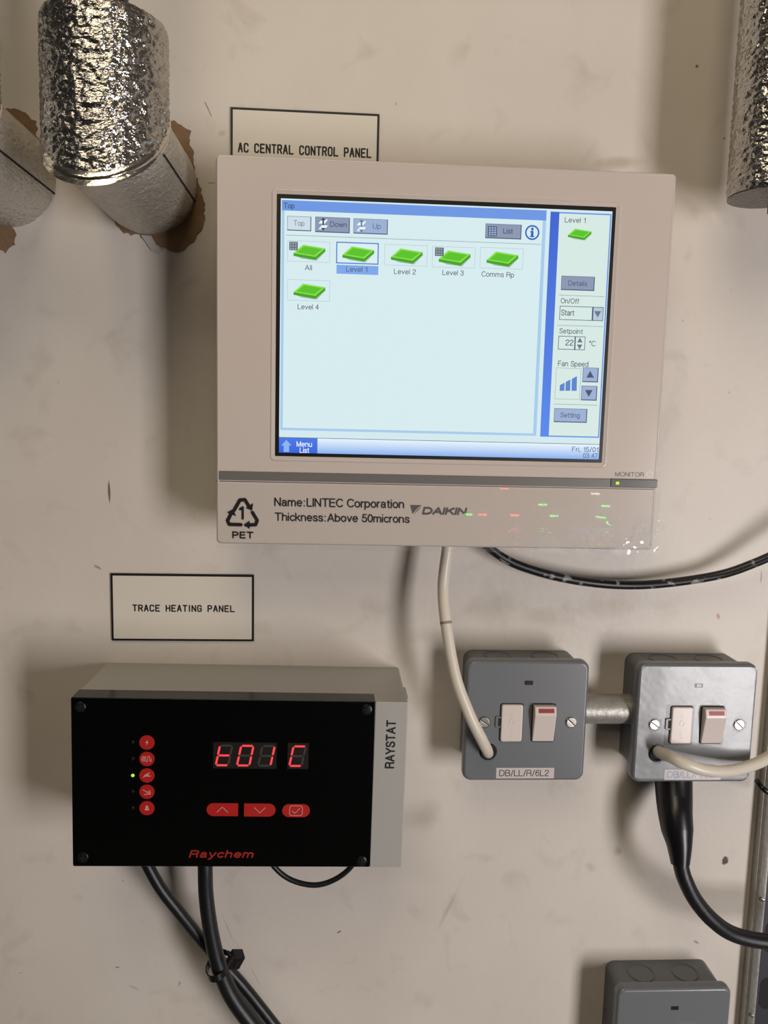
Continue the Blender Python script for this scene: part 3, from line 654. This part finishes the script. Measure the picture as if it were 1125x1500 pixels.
film = mb.build('protective_film', cf, panel, smooth=60, solid=False); film['label'] = 'clear plastic film loosening and crumpled at the lower right corner'
fy = -PD-.48
pink = mat('print_black', '100e0e', .5)
def print_line(body, xa_, ya_, xb_, yb_, cap):
    a, c = pf(xa_, ya_), pf(xb_, yb_)
    lettering(body, a[0], c[0], (a[1]+c[1])/2, cap*.447, fy, pink, film, pen=.135)
print_line('Name:LINTEC Corporation', 402, 742, 592, 744, 13)
print_line('Thickness:Above 50microns', 402.5, 763.5, 600, 765.5, 12.5)
a, c = pf(340.5, 788.5), pf(371.5, 789)
lettering('PET', a[0], c[0], (a[1]+c[1])/2, 10.5*.447, fy, pink, film, pen=.19, gap=3)
# three chasing arrows round a figure one
mb = MB()
arr = [[(343, 747.5), (351.5, 732.5), (359, 731.8), (364.5, 741)], [(370, 750.5), (377, 762), (374.5, 768.5), (360.5, 769)], [(353, 768.5), (336, 768), (333.5, 762.5), (340, 750)]]
heads = [[(359.8, 744), (371, 737), (369.5, 748)], [(366, 762.5), (357.2, 768.5), (366, 775)], [(332.5, 750.5), (342, 745.5), (346, 756)]]
for L in arr: mb.stroke([[pf(*q) for q in L]], 2.3, fy)
for q in heads: mb.flat([pf(*k) for k in q], fy-.01)
mb.build('recycling_symbol', pink, film, smooth=0, solid=False)
c = pf(355.5, 759.5)
MB().stroke([[(c[0]-1.6, c[1]+6.2), (c[0]+.1, c[1]+7.4), (c[0]+.1, c[1])]], 1.5, fy).build('lettering', pink, film, smooth=0, solid=False)

# ------------------------------------------------------------------ black thermostat box
RD = 75.0
RR = -.0096
rf = Frame(-75.25, -244.93, RR, RD)
stat = thing('thermostat_box', 'black fronted trace heating thermostat box with red digits and grey case', 'thermostat', (-75.25, 0, -244.93), RR)
case = mat('grey_case_plastic', 'a8a6a2', .42, var=.02, vscale=10)
gloss_black = mat('gloss_black_front', '060606', .22, spec=.35)
RW, RH = 200.9, 118.1
xg = rf(588.5, 1271)[0]; xg = (xg+rf(596.5, 1028)[0])/2
bw = xg+RW/2
MB().loft(bw, RH, 2.0, [(.5, 0), (.3, -RD+20), (0, -RD+19.5), (0, -RD+1), (.3, -RD+.3), (1.0, -RD)], (xg-RW/2)/2, 0).build('case', case, stat, smooth=50)
xk = RW/2
MB().loft(RW+.2, RH+.3, 1.2, [(0, -RD+14.5), (0, -RD-.2), (.25, -RD-.5), (.7, -RD-.6)], 0, 0).build('front_cover', gloss_black, stat, smooth=50)['label'] = 'gloss black front cover'
p0, p1 = rf(597, 990), rf(590, 1092)
MB().box(xg-3, xg+2.2, -RD+18, -RD+42, -18, RH/2-4, 1.5).build('hinge', case, stat)
FY = -RD-.7
blk_screw = mat('black_screw', '1c1c1d', .3, .3)
for px, py in ((118, 1035), (537.5, 1039), (122, 1255), (529.5, 1260.5)):
    c = rf(px, py); sc = MB().disc(c[0], c[1], [(3.6, FY+.2), (3.6, FY-.5), (3.0, FY-.9), (.1, FY-1.0)], 28).build('screw', blk_screw, stat, smooth=40)
    mb = MB(); mb.box(c[0]-1.9, c[0]+1.9, FY-1.15, FY-.8, c[1]-.35, c[1]+.35); mb.box(c[0]-.35, c[0]+.35, FY-1.15, FY-.8, c[1]-1.9, c[1]+1.9)
    mb.build('screw_recess', mat('recess_glint', '5c5c5e', .25, .8), sc)
red = mat('red_key', 'b01a14', .5); redlit = mat('red_segment_lit', 'ff4a50', emit=1.0); seg_off = mat('segment_unlit', '3a3431', .6); disp = mat('display_window', '211d1b', .35)
pale = mat('pale_symbol', 'd0a49c', .6)
led_off = mat('led_off', '20180f', .3); led_on = mat('led_on_green', 'b6f040', emit=1.2)
for k, py in enumerate((1087, 1111, 1135.2, 1159, 1183)):
    c = rf(215.7, py); d = MB().disc(c[0], c[1], [(5, FY+.1), (5, FY-.12)], 40).build('status_symbol', red, stat, smooth=0); u = c
    S_ = lambda *L: [[(u[0]+x, u[1]+z) for x, z in q] for q in L]
    y = FY-.18
    if k == 0: mb = MB().flat([(u[0]+x, u[1]+z) for x, z in ((.5, 2), (-1.1, -.2), (-.1, -.2), (-.5, -2.1), (1.1, .4), (.1, .4))], y)
    elif k == 1: mb = MB().stroke(S_([(-3.3, -.8), (-3.3, .8), (-2.4, 1.7), (-1.7, 1.7), (-1.7, -1.5), (-2.5, -1.6), (-3.1, -.8)], [(-2.6, -.4), (-2.3, .6)], [(-.8, 1.8), (-.8, -1.4), (-.2, -2), (.5, -1.4), (.5, 1.5), (1.2, 2), (1.9, 1.5), (1.9, -1.6), (2.8, -1.6), (2.8, .2)]), .36, y)
    elif k == 2: mb = MB().stroke(S_([(-2.3, -1.3), (-1.6, -.4), (2.3, -.4)], [(-.2, -.4), (-.2, 1), (.8, 1.2), (1.6, 2)], [(-1.5, .3), (-.4, .3)], [(.3, .4), (1.2, .4)]), .5, y)
    elif k == 3: mb = MB().stroke(S_([(-2.6, 1.3), (-1.5, .9), (-.8, 0), (.2, 0), (.2, -1.9), (-1.8, -1.9)], [(.9, .6), (2.4, .6)], [(1.1, -.3), (2.2, -.3), (2.2, -1.7), (1.1, -1.7), (1.1, -.3)]), .42, y)
    else: mb = MB().flat([(u[0]+x, u[1]+z) for x, z in ((0, 2.1), (.9, 1.1), (1.0, -.2), (1.7, -1.3), (.4, -1.3), (0, -1.9), (-.4, -1.3), (-1.7, -1.3), (-1.0, -.2), (-.9, 1.1))], y)
    mb.build('symbol', pale, d, smooth=0, solid=False)
    if k == 4: MB().stroke(S_([(0, .9), (0, -.7)]), .35, y-.05).build('symbol', red, d, smooth=0, solid=False)
    c = rf(195, py); o = MB().disc(c[0], c[1], [(1.1, FY+.1), (1.1, FY-.1), (.8, FY-.4), (.1, FY-.5)], 20).build('status_lamp', led_on if k == 2 else led_off, stat)
    o['label'] = 'lit green status lamp' if k == 2 else 'unlit status lamp'
def digit(window, cx, cz, w_, h_, on):
    sh = .19; t = 1.4; a = w_/2; b = h_/2; g = .25
    def hz(z): return [(-a+t*.5+g, z), (-a+t+g, z+t/2), (a-t-g, z+t/2), (a-t*.5-g, z), (a-t-g, z-t/2), (-a+t+g, z-t/2)]
    def vt(x, z0_, z1_): return [(x, z0_+g), (x+t/2, z0_+t/2+g), (x+t/2, z1_-t/2-g), (x, z1_-g), (x-t/2, z1_-t/2-g), (x-t/2, z0_+t/2+g)]
    xa_ = a-t/2; zz = b-t/2
    segs = {'a': hz(zz), 'g': hz(0), 'd': hz(-zz), 'f': vt(-xa_, 0, zz), 'b': vt(xa_, 0, zz), 'e': vt(-xa_, -zz, 0), 'c': vt(xa_, -zz, 0)}
    for k, q in segs.items():
        q = [(cx+x+z*sh, cz+z) for x, z in q]
        MB().flat(q, FY-.25).build('segment', redlit if k in on else seg_off, window, smooth=0, solid=False)
def window(x0_, y0_, x1_, y1_):
    a, c = rf(x0_, y0_), rf(x1_, y1_); cx_, cz_ = (a[0]+c[0])/2, (a[1]+c[1])/2
    return MB().loft(c[0]-a[0], a[1]-c[1], .3, [(0, FY+.1), (0, FY-.15)], cx_, cz_).build('digit_display', disp, stat, smooth=0), cz_
wn, cz_ = window(312.8, 1086.3, 405, 1125.6)
for px, on in ((328.5, 'fegd'), (359.5, 'abcdef'), (390.5, 'bc')): digit(wn, rf(px, 1106)[0], cz_, 9.6, 15.2, on)
wn, cz_ = window(421.8, 1087.5, 451.5, 1126)
digit(wn, rf(436, 1107)[0], cz_, 9.6, 15.2, 'adef')
def red_button(x0_, x1_, y0_, y1_, left, right, lines):
    a, c = rf(x0_, (y0_+y1_)/2), rf(x1_, (y0_+y1_)/2); z = (a[1]+c[1])/2; h = (y1_-y0_)*.45/2; pts = []
    for side, round_ in ((1, right), (-1, left)):
        xx = c[0] if side > 0 else a[0]
        if round_: pts += [(xx-side*h+side*h*math.cos(t), z+side*h*math.sin(t)) for t in [-PI/2+PI*k/14 for k in range(15)]]
        else: pts += [(xx, z-side*h), (xx, z+side*h)]
    o = MB().prism(pts, FY+.1, FY-.2).build('push_button', red, stat, smooth=0)
    cx_ = (a[0]+c[0])/2
    MB().stroke([[(cx_+x, z+q) for x, q in L] for L in lines], .35, FY-.26).build('symbol', pale, o, smooth=0, solid=False)
red_button(303, 349, 1175, 1195.3, True, False, [[(-3.7, -1.8), (0, 1.9), (3.7, -1.8)]])
red_button(357.8, 403.8, 1175.5, 1196, False, True, [[(-3.7, 1.8), (0, -1.9), (3.7, 1.8)]])
red_button(413.5, 454, 1176.3, 1196.8, True, True, [rr(8.6, 7, 1.6)+[rr(8.6, 7, 1.6)[0]], [(-2.6, -.2), (-.8, -1.9), (2.6, 1.9)]])
a, c = rf(277, 1255.5), rf(372.5, 1256)
lettering('Raychem', a[0], c[0]-1.0, (a[1]+c[1])/2, 5.6, FY-.05, mat('red_print', '9c2116', .5), stat, pen=.19, shear=.3, gap=2.6)
# grey strip carrying the sideways name
xs = (rf(551, 1027)[0]+rf(541.5, 1271)[0])/2
strip = MB().loft(xg-xs+.1, RH+.2, .8, [(0, -RD+19.4), (0, -RD-.4), (.5, -RD-.75)], (xs+xg)/2, 0).build('grey_end_strip', case, stat, smooth=50)
a = rf(577.5, 1125)
zt = rf(577.5, 1054)[1]
lettering('RAYSTAT', a[0], a[0]+zt-a[1], a[1], 6.6, -RD-.82, ink, strip, pen=.18, rot=PI/2, gap=2.4)

# ------------------------------------------------------------------ cables
black_rubber = mat('black_rubber', '121315', .42, bump=.1, bscale=500)
white_pvc = mat('white_flex', 'd8cfc0', .35)
def cable(name, label, cat, pts, rad, m, group=None, sub=12):
    P = [tuple(at(x, y, d)) for x, y, d in pts]
    o = MB().tube(P, rad, 24, sub).build(name, m, origin=P[0], smooth=60); return tag(o, label, cat, group)
paintmark = mat('paint_scuffed_rubber', '121316', .36)
nt = paintmark.node_tree; tc = nt.nodes.new('ShaderNodeTexCoord'); n1 = nt.nodes.new('ShaderNodeTexNoise'); n1.inputs['Scale'].default_value = 120; n1.inputs['Detail'].default_value = 5
rp = nt.nodes.new('ShaderNodeValToRGB'); rp.color_ramp.elements[0].position = .60; rp.color_ramp.elements[1].position = .66
rp.color_ramp.elements[0].color = srgb('111215'); rp.color_ramp.elements[1].color = srgb('8f8b88')
nt.links.new(tc.outputs['Object'], n1.inputs[0]); nt.links.new(n1.outputs['Fac'], rp.inputs[0]); nt.links.new(rp.outputs[0], nt.nodes['Principled BSDF'].inputs['Base Color'])
cable('data_cable', 'black paint-scuffed cable drooping from under the white panel to the right', 'cable',
      [(690, 770, 14), (716, 802, 16), (762, 829, 15), (845, 850.5, 13), (937, 857, 12), (1040, 845, 16), (1100, 827, 22), (1160, 798, 28), (1240, 745, 30)], 3.35, paintmark)
wf = cable('power_flex', 'white flex running from under the panel into the left switch box', 'cable',
      [(659, 770, 28), (655, 806, 32), (649, 860, 34), (653.5, 915, 41), (667, 990, 48), (687, 1045, 51), (705, 1082, 49), (713, 1098, 43), (715, 1103, 34)], 4.1, white_pvc)
o_ = Vector(at(659, 770, 28)); q0, q1 = at(652.9, 910, 40.3), at(653.4, 914, 40.9)
cr = MB().tube([tuple(q0), tuple((q0+q1)/2), tuple(q1)], 4.25, 24, 2)
b_ = cr.build('cable_mark', mat('grey_mark', '8d857b', .6), origin=tuple(o_)); b_.location = (0, 0, 0); b_.parent = wf; b_['label'] = 'faint grey ring mark'
cable('power_flex', 'white flex curving out of the right switch box towards the steel channel', 'cable',
      [(962, 1099, 34), (970, 1104, 44), (985, 1110, 53), (1004, 1119, 58), (1033, 1128, 58), (1066, 1129.5, 54), (1098, 1122, 46), (1125, 1110, 40), (1160, 1088, 34)], 4.3, white_pvc)
# three cables under the thermostat box
gl = 'black cables under the thermostat box'
cable('heating_cable', 'thinner left black cable slanting in under the thermostat box', 'cable',
      [(203, 1240, 36), (217, 1269, 38), (236, 1302, 38), (264, 1338, 36), (292, 1373, 32), (318, 1402, 28), (350, 1437, 26), (381, 1475, 28), (415, 1520, 30), (445, 1570, 30)], 4.3, black_rubber, gl)
cable('heating_cable', 'thick black cable dropping straight from the middle of the thermostat box', 'cable',
      [(300, 1235, 40), (300.5, 1269, 42), (302, 1312, 42), (309, 1365, 42), (320, 1412, 42), (338, 1456, 42), (371, 1502, 42), (420, 1560, 42)], [5.4, 5.4, 5.4, 5.6, 5.9, 6.2, 6.3, 6.3], black_rubber, gl)
cable('sensor_cable', 'thin black cable looping below the right end of the thermostat box', 'cable',
      [(388, 1246, 40), (403, 1271, 40), (427, 1289, 40), (460, 1296.5, 40), (489, 1289, 40), (513, 1271, 40), (526, 1248, 40)], 1.95, black_rubber, gl)
# cable tie round the two thick cables
tp = at(318, 1414, 36)
tie = thing('cable_tie', 'black cable tie with square head binding the black cables', 'cable tie', tuple(tp))
tie_m = mat('black_nylon', '111113', .3)
ax = (at(330, 1440, 42)-at(308, 1370, 42)); ax.y = 0; ax.normalize(); pr = Vector((ax.z, 0, -ax.x))
if pr.x < 0: pr = -pr
rg = []
for s_, rad in ((-2.4, 0), (-2.4, .9), (2.4, .9), (2.4, 0)):
    rg.append([tuple(ax*s_ + pr*((8.2+rad)*math.cos(2*PI*k/40)+1.2) + Vector((0, 1, 0))*((13.6+rad)*math.sin(2*PI*k/40)-.6)) for k in range(40)])
rg.append(rg[0])
MB().rings(rg, cap=False).build('strap', tie_m, tie)
hp = at(345, 1405, 50)-tp
mb = MB().box(-4.5, 4.5, -4, 4, -5.6, 5.6, .8)
hd = mb.build('head', tie_m, tie); hd.location = hp/1000; hd.rotation_euler = (.3, .35, .5)
MB().box(-1.6, 1.6, -4.6, -3.8, -3, 3, .2).build('slot', mat('slot_dark', '050505', .6), hd)
tail = at(333, 1395, 48)-tp
MB().tube([tuple(hp), tuple(hp*.6+tail*.4+Vector((0, -1, 1))), tuple(tail)], 1.6, 10, 5).build('tail', tie_m, tie)

# ------------------------------------------------------------------ grey metal-clad switch boxes
grey_metal = mat('grey_enamel', '6e7175', .3, var=.02, vscale=20, coat=.15)
grey_box = mat('grey_enamel_box', '64676a', .42, var=.03, vscale=20)
switch_white = mat('switch_white', 'd9cdc6', .28)
steel = mat('bright_screw', 'c9c5bd', .28, .9)
dark_gap = mat('dark_gap', '0a0908', .7)
BD = 36.0; BW, BH = 91.4, 92.2
B1 = (138.92, -215.32); b1 = Frame(138.92, -215.32, .0016, BD)
def make_switch(detail=True):
    t = thing('switch_box', '', 'switch', (0, 0, 0))
    bb = MB().loft(85, 85, 7, [(0, 0), (0, -BD+6.5), (.4, -BD+6)]).build('back_box', grey_box, t, smooth=50)
    for x in (-19, 17):
        mb = MB(); n = 40
        for r0, r1, z0_, z1_ in ((10.4, 9.7, 42.55, 42.9), (9.2, 8.9, 42.55, 42.75)):
            pass
        mb.rings([[(x+r*math.cos(2*PI*k/n), -15+r*math.sin(2*PI*k/n), z) for k in range(n)] for r, z in ((10.6, 42.4), (10.6, 42.9), (10.2, 43.2), (9.8, 42.9), (9.8, 42.55), (8, 42.55))])
        mb.build('knockout', grey_box, bb, smooth=40)
        for sd in (-1, 1):
            if x < 0:
                m2 = MB(); m2.rings([[(sd*z, -15+r*math.cos(2*PI*k/n), r*math.sin(2*PI*k/n)) for k in range(n)] for r, z in ((10.6, 42.4), (10.6, 42.9), (10.2, 43.2), (9.8, 42.9), (9.8, 42.55), (8, 42.55))])
                m2.build('knockout', grey_box, bb, smooth=40)
    MB().loft(BW, BH, 6.5, [(.8, -BD+8), (.2, -BD+8), (0, -BD+7), (0, -BD+3), (.5, -BD+1.5), (1.4, -BD+.45), (2.6, -BD)], 0, -.9).build('front_plate', grey_metal, t, smooth=60)
    L = lambda px, py: b1(px, py)
    c = L(774.7, 1000.2)
    nw = MB().loft(6.2, 3.2, .4, [(0, -BD+.2), (0, -BD-.12)], c[0], c[1]).build('neon_window', dark_gap, t, smooth=0)
    MB().loft(3.4, 2.0, .3, [(0, -BD), (0, -BD-.2)], c[0]+.2, c[1]).build('neon_lens', mat('dull_red_lens', '3c1b14', .25), nw, smooth=0)
    a, d = L(734.6, 1031.2), L(763.4, 1085); cx_, cz_ = (a[0]+d[0])/2, (a[1]+d[1])/2
    MB().loft(d[0]-a[0]+1.4, a[1]-d[1]+1.4, 1.8, [(0, -BD+.2), (0, -BD-.1)], cx_, cz_).build('fuse_recess', dark_gap, t, smooth=0)
    MB().loft(d[0]-a[0], a[1]-d[1], 1.6, [(0, -BD+.5), (0, -BD-1.6), (.3, -BD-2.1), (.9, -BD-2.3)], cx_, cz_).build('fuse_carrier', switch_white, t, smooth=50)
    fcx, fcz = cx_, cz_
    mb = MB()
    for k in range(18):
        t0, t1 = 2*PI*k/18, 2*PI*(k+1)/18
        mb.prism([(fcx+r0*math.cos(t), fcz+1.8+r0*math.sin(t)*1.2) for r0, t in ((1.9, t0), (1.9, t1), (1.5, t1), (1.5, t0))], -BD-2.2, -BD-2.5)
    for z in (8, 6, -5.5, -7.5, -9.5): mb.box(fcx-.9, fcx+.9, -BD-2.5, -BD-2.2, fcz+z-.3, fcz+z+.3)
    mb.build('embossed_mark', switch_white, [c_ for c_ in t.children if c_.name.startswith('fuse_carrier')][0], smooth=0)
    q = L(729.8, 1057); tb = MB().loft(4.4, 8.6, 1, [(0, -BD+.2), (0, -BD-.9), (.3, -BD-1.2)], q[0], q[1]).build('fuse_tab', grey_metal, t)
    MB().loft(2.2, 6.2, .4, [(0, -BD-1.0), (0, -BD-1.3)], q[0]+.8, q[1]).build('tab_gap', dark_gap, tb, smooth=0)
    a, d = L(779.3, 1031.2), L(811.3, 1085.5); cx_, cz_ = (a[0]+d[0])/2+.2, (a[1]+d[1])/2; hw, hh = (d[0]-a[0])/2-.6, (a[1]-d[1])/2
    MB().loft(2*hw+1.4, 2*hh+1.2, 1.8, [(0, -BD+.2), (0, -BD-.1)], cx_, cz_).build('switch_recess', dark_gap, t, smooth=0)
    prof = [(-BD+1, -hh+.3), (-BD-1.6, -hh+.3), (-BD-6.2, hh-6.2), (-BD-4.6, hh-.4), (-BD+1, hh-.4)]
    mb = MB(); A = mb.vs([(cx_-hw+.2, y, cz_+z) for y, z in prof]); B = mb.vs([(cx_+hw-.2, y, cz_+z) for y, z in prof]); fsx = [mb.face(A), mb.face(B[::-1])]
    for i in range(5): fsx.append(mb.face([A[i], B[i], B[(i+1) % 5], A[(i+1) % 5]]))
    bmesh.ops.recalc_face_normals(mb.b, faces=fsx)
    bmesh.ops.bevel(mb.b, geom=list({e for f in fsx for e in f.edges}), offset=.9, segments=3, affect='EDGES', profile=.6)
    rk = mb.build('rocker_switch', switch_white, t, smooth=50)
    mb = MB(); y0_, z0_, y1_, z1_ = -BD-6.2, hh-6.2, -BD-4.6, hh-.4
    pt = lambda f: (y0_+(y1_-y0_)*f-.12, cz_+z0_+(z1_-z0_)*f-.05)
    (ya, za_), (yb, zb2) = pt(.28), pt(.78)
    x0_, x1_ = cx_-hw+3.0, cx_+hw-2.0
    mb.rings([[(x0_, ya-.15, za_), (x1_, ya-.15, za_), (x1_, yb-.15, zb2), (x0_, yb-.15, zb2)], [(x0_, ya+.6, za_), (x1_, ya+.6, za_), (x1_, yb+.6, zb2), (x0_, yb+.6, zb2)]])
    mb.build('on_marker', mat('red_marker', '9c2a2c', .35), rk, smooth=0)['label'] = 'red bar on the switch'
    for px, an in ((709.5, -.6), (836.5, -.75)):
        q = L(px, 1057.8); mb = MB(); hr = 3.7; wr = 4.7
        MB().disc(q[0], q[1], [(wr, -BD+.2), (wr, -BD-.08), (hr+.2, -BD-.12)], 32).build('screw_seat', mat('screw_seat_grey', '5b5a58', .35, .4), t, smooth=40)
        for sd in (0, PI):
            ang = [sd+an+.11+(PI-.22)*k/16 for k in range(17)]
            mb.prism([(q[0]+hr*math.cos(v), q[1]+hr*math.sin(v)) for v in ang], -BD, -BD-1.1, .25)
        mb.build('screw', steel, t, smooth=50)
    q = L(715, 1101)
    MB().disc(q[0], q[1], [(6.6, -BD+.3), (6.6, -BD-.1), (6.0, -BD-1.2), (5.0, -BD-1.3), (4.4, -BD-.6), (4.3, -BD-.2)], 36).build('cable_grommet', dark_gap, t, smooth=50)
    a, d = L(727, 1125.8), L(811, 1141.5)
    return t
sw = make_switch()
plate_white = mat('label_tape', 'c9c0bc', .35)
def tape_label(root, body, rx0, rx1, m_ink):
    a, d = b1(727, 1125.3), b1(811, 1142); z = (a[1]+d[1])/2
    z += .7; tp_ = MB().loft(d[0]-a[0], 8.2, .2, [(0, -BD+.05), (0, -BD-.2)], (a[0]+d[0])/2, z).build('label_tape', plate_white, root, smooth=0)
    tp_['label'] = 'white printed label tape'
    l, r = b1(rx0, 1138), b1(rx1, 1138)
    lettering(body, l[0], r[0], z-2.4, 5.0, -BD-.27, m_ink, tp_)
sw2 = copy_tree(sw); sw3 = copy_tree(sw)
GR = 'grey metal switch boxes'
sw.location = (B1[0]/1000, 0, B1[1]/1000+H); sw.rotation_euler.y = -.0016
tag(sw, 'grey metal switch box with white flex entering, left of the linking conduit', 'switch', GR)
tape_label(sw, 'DB/LL/R/6L2', 731, 803.5, mat('label_ink', '3a3436', .6))
sw2.location = (.26642, 0, -.21655+H)
tag(sw2, 'grey metal switch box with shiny film-covered front, right of the linking conduit', 'switch', GR)
tape_label(sw2, 'DB/LL/R/6L', 731, 800, mat('label_ink_under_film', '7f93c0', .6))  # bluish look of the covering film is put into the ink colour
p3 = at(987.5, 1535, BD); tl = at(904.5, 1448, BD)
sw3.location = ((tl.x+BW/2+.3)/1000, 0, (tl.z-BH/2)/1000+H)
tag(sw3, 'grey metal switch box cut off by the bottom of the photo', 'switch', GR)
# film on the right-hand box
mb = MB(); g = []; n = 60
for j in range(n+1):
    row = []
    for i in range(n+1):
        x, z = -43.5+87*i/n, 43-86*j/n
        row.append((x, -BD-.45-.35*noise.noise(Vector((x*.06, z*.06, 9)))-.12*noise.noise(Vector((x*.3, z*.3, 2))), z))
    g.append(row)
def inside_hole(x, z):
    return any(abs(x-cx_) < w_ and abs(z-cz_) < h_ for cx_, cz_, w_, h_ in ((b1(795.5, 1058)[0], b1(795.5, 1058)[1], 9.5, 15.5), (b1(746, 1058)[0], b1(746, 1058)[1], 10.5, 15.5))) or math.hypot(x-b1(715, 1101)[0], z-b1(715, 1101)[1]) < 7.5 or any(math.hypot(x-b1(px, 1057.8)[0], z-b1(px, 1057.8)[1]) < 5.5 for px in (709.5, 836.5))
V = [mb.vs(r) for r in g]
for j in range(n):
    for i in range(n):
        x, z = (g[j][i][0]+g[j][i+1][0])/2, (g[j][i][2]+g[j+1][i][2])/2
        if not inside_hole(x, z): mb.face([V[j][i], V[j][i+1], V[j+1][i+1], V[j+1][i]])
mb.build('protective_film', film_mat('hazy_film', .14, .30, .035), sw2, smooth=60, solid=False)['label'] = 'shiny clear film over the front plate'

galv = mat('galvanised_steel', 'a9a59f', .45, .6, var=.3, vscale=220, bump=.3, bscale=260)
ca, cb = at(862, 1037, 18), at(920, 1040, 18)
cm = MB().rings([[(x, -18+11.2*math.cos(2*PI*k/36), -216.5+6+11.2*math.sin(2*PI*k/36)+0) for k in range(36)] for x in (B1[0]+42.2, 266.42-42.2)])
cz = at(891, 1038, 18).z
for v in cm.b.verts: v.co.z += cz-(-210.5)
tag(cm.build('conduit_pipe', galv, origin=(B1[0]+43, -18, cz)), 'short galvanised conduit pipe joining the two grey switch boxes', 'conduit')

# armoured cable with shrink sleeve under the right box
q0 = at(987, 1135, 22)
ac = thing('armoured_cable', 'black cable with thick tapered shrink sleeve below the right switch box', 'cable', tuple(q0))
def rel(pts): return [tuple(at(x, y, d)-q0) for x, y, d in pts]
MB().tube([(at(986, 1140, 20).x-q0.x, -19-q0.y, -259.5-q0.z), (at(986.5, 1148, 22).x-q0.x, -21-q0.y, -266-q0.z)]+rel([(987.5, 1168, 28), (988.8, 1190, 35), (992, 1216, 41), (995, 1238, 45), (996.5, 1266, 49)]), [14.2, 14, 13.4, 12.6, 11.6, 9.2, 6.7], 32, 8).build('shrink_sleeve', mat('shrink_sleeve_black', '141317', .3), ac, smooth=60)
MB().tube(rel([(994, 1245, 46), (998, 1270, 49), (1004, 1290, 51), (1019, 1319, 52), (1044, 1348, 52), (1076, 1369, 50), (1125, 1379, 48), (1180, 1376, 46)]), 5.7, 28, 10).build('cable_sheath', black_rubber, ac, smooth=60)

# perforated steel channel at the right edge
f0 = at(1109, 1178, 0)
xs_ = f0.x
ch = thing('strut_channel', 'perforated galvanised steel channel standing against the right edge of the wall', 'channel', (xs_, 0, FL))
zt_ = -20-FL
mb = MB(); mb.box(0, 2, -8, 0, 0, zt_); mb.box(39, 41, -8, 0, 0, zt_); mb.build('side_flange', galv, ch)
def bar(mb, pts):
    mb.rings([[(x, y, z) for x, y in pts] for z in (0, zt_)]); return mb
mb = bar(MB(), [(0, -7.5), (1.5, -10.5), (4.5, -12), (6.5, -12), (6.5, -7.5)]); bar(mb, [(41, -7.5), (39.5, -10.5), (36.5, -12), (34.5, -12), (34.5, -7.5)])
mb.build('lip', galv, ch)
dk = mat('dark_channel_back', '3e3e42', .5, .5)
back = MB().box(2, 39, -7.4, -6, 0, zt_).build('slotted_web', dk, ch)
for k in range(10):
    z = -FL-560+k*50
    MB().prism([(p[0], p[1]) for p in rr(13, 28, 6.4, 18, z)], -7.6, -7.3).build('slot', dark_gap, back)
for z in (at(1098, 1490, 14).z-FL, at(1104, 1320, 14).z-FL):
    MB().disc(4.5, z, [(1.8, -11.8), (1.8, -12.8), (1.2, -13.4), (.1, -13.6)], 18).build('rivet', steel, ch)
tq = at(1118, 1153, 30)
mb = MB()
mb.tube([tuple(at(1109, 1144, 22)), tuple(at(1113, 1150, 27)), tuple(at(1120, 1157, 30)), tuple(at(1132, 1163, 30)), tuple(at(1150, 1168, 26))], 2.2, 12, 6)
tag(mb.build('cable_tie', tie_m, origin=tuple(tq)), 'small black strap wrapped round the steel channel', 'cable tie')

# equipment rack across the room: only its lamps show, mirrored in the film on the white panel
rk = thing('equipment_rack', 'black equipment rack across the room whose red and green lamps mirror in the white panel', 'rack', (680, -2395, FL))
rack_black = mat('rack_black', '141518', .4)
MB().box(-310, 310, 0, 190, 0, 1900, 6).build('cabinet', rack_black, rk)
for z in range(240, 1800, 178): MB().box(-270, 270, 190, 205, z, z+168, 3).build('rack_unit', mat('rack_unit_grey', '222428', .5), rk)
lg, lr, lw_ = mat('lamp_green', '38ff70', emit=13), mat('lamp_red', 'ff4a48', emit=13), mat('lamp_white', 'fff4ec', emit=10)
for x, z, m_ in ((562, -217, lr), (885, -229, lw_), (701, -271, lg), (924, -271, lg), (440, -310, lg), (490, -310, lr), (604, -310, lr), (743, -310, lg), (907, -310, lg)):
    MB().box(x-680-15, x-680+15, 204, 209, z-FL-3, z-FL+3, 1).build('indicator_lamp', m_, rk)
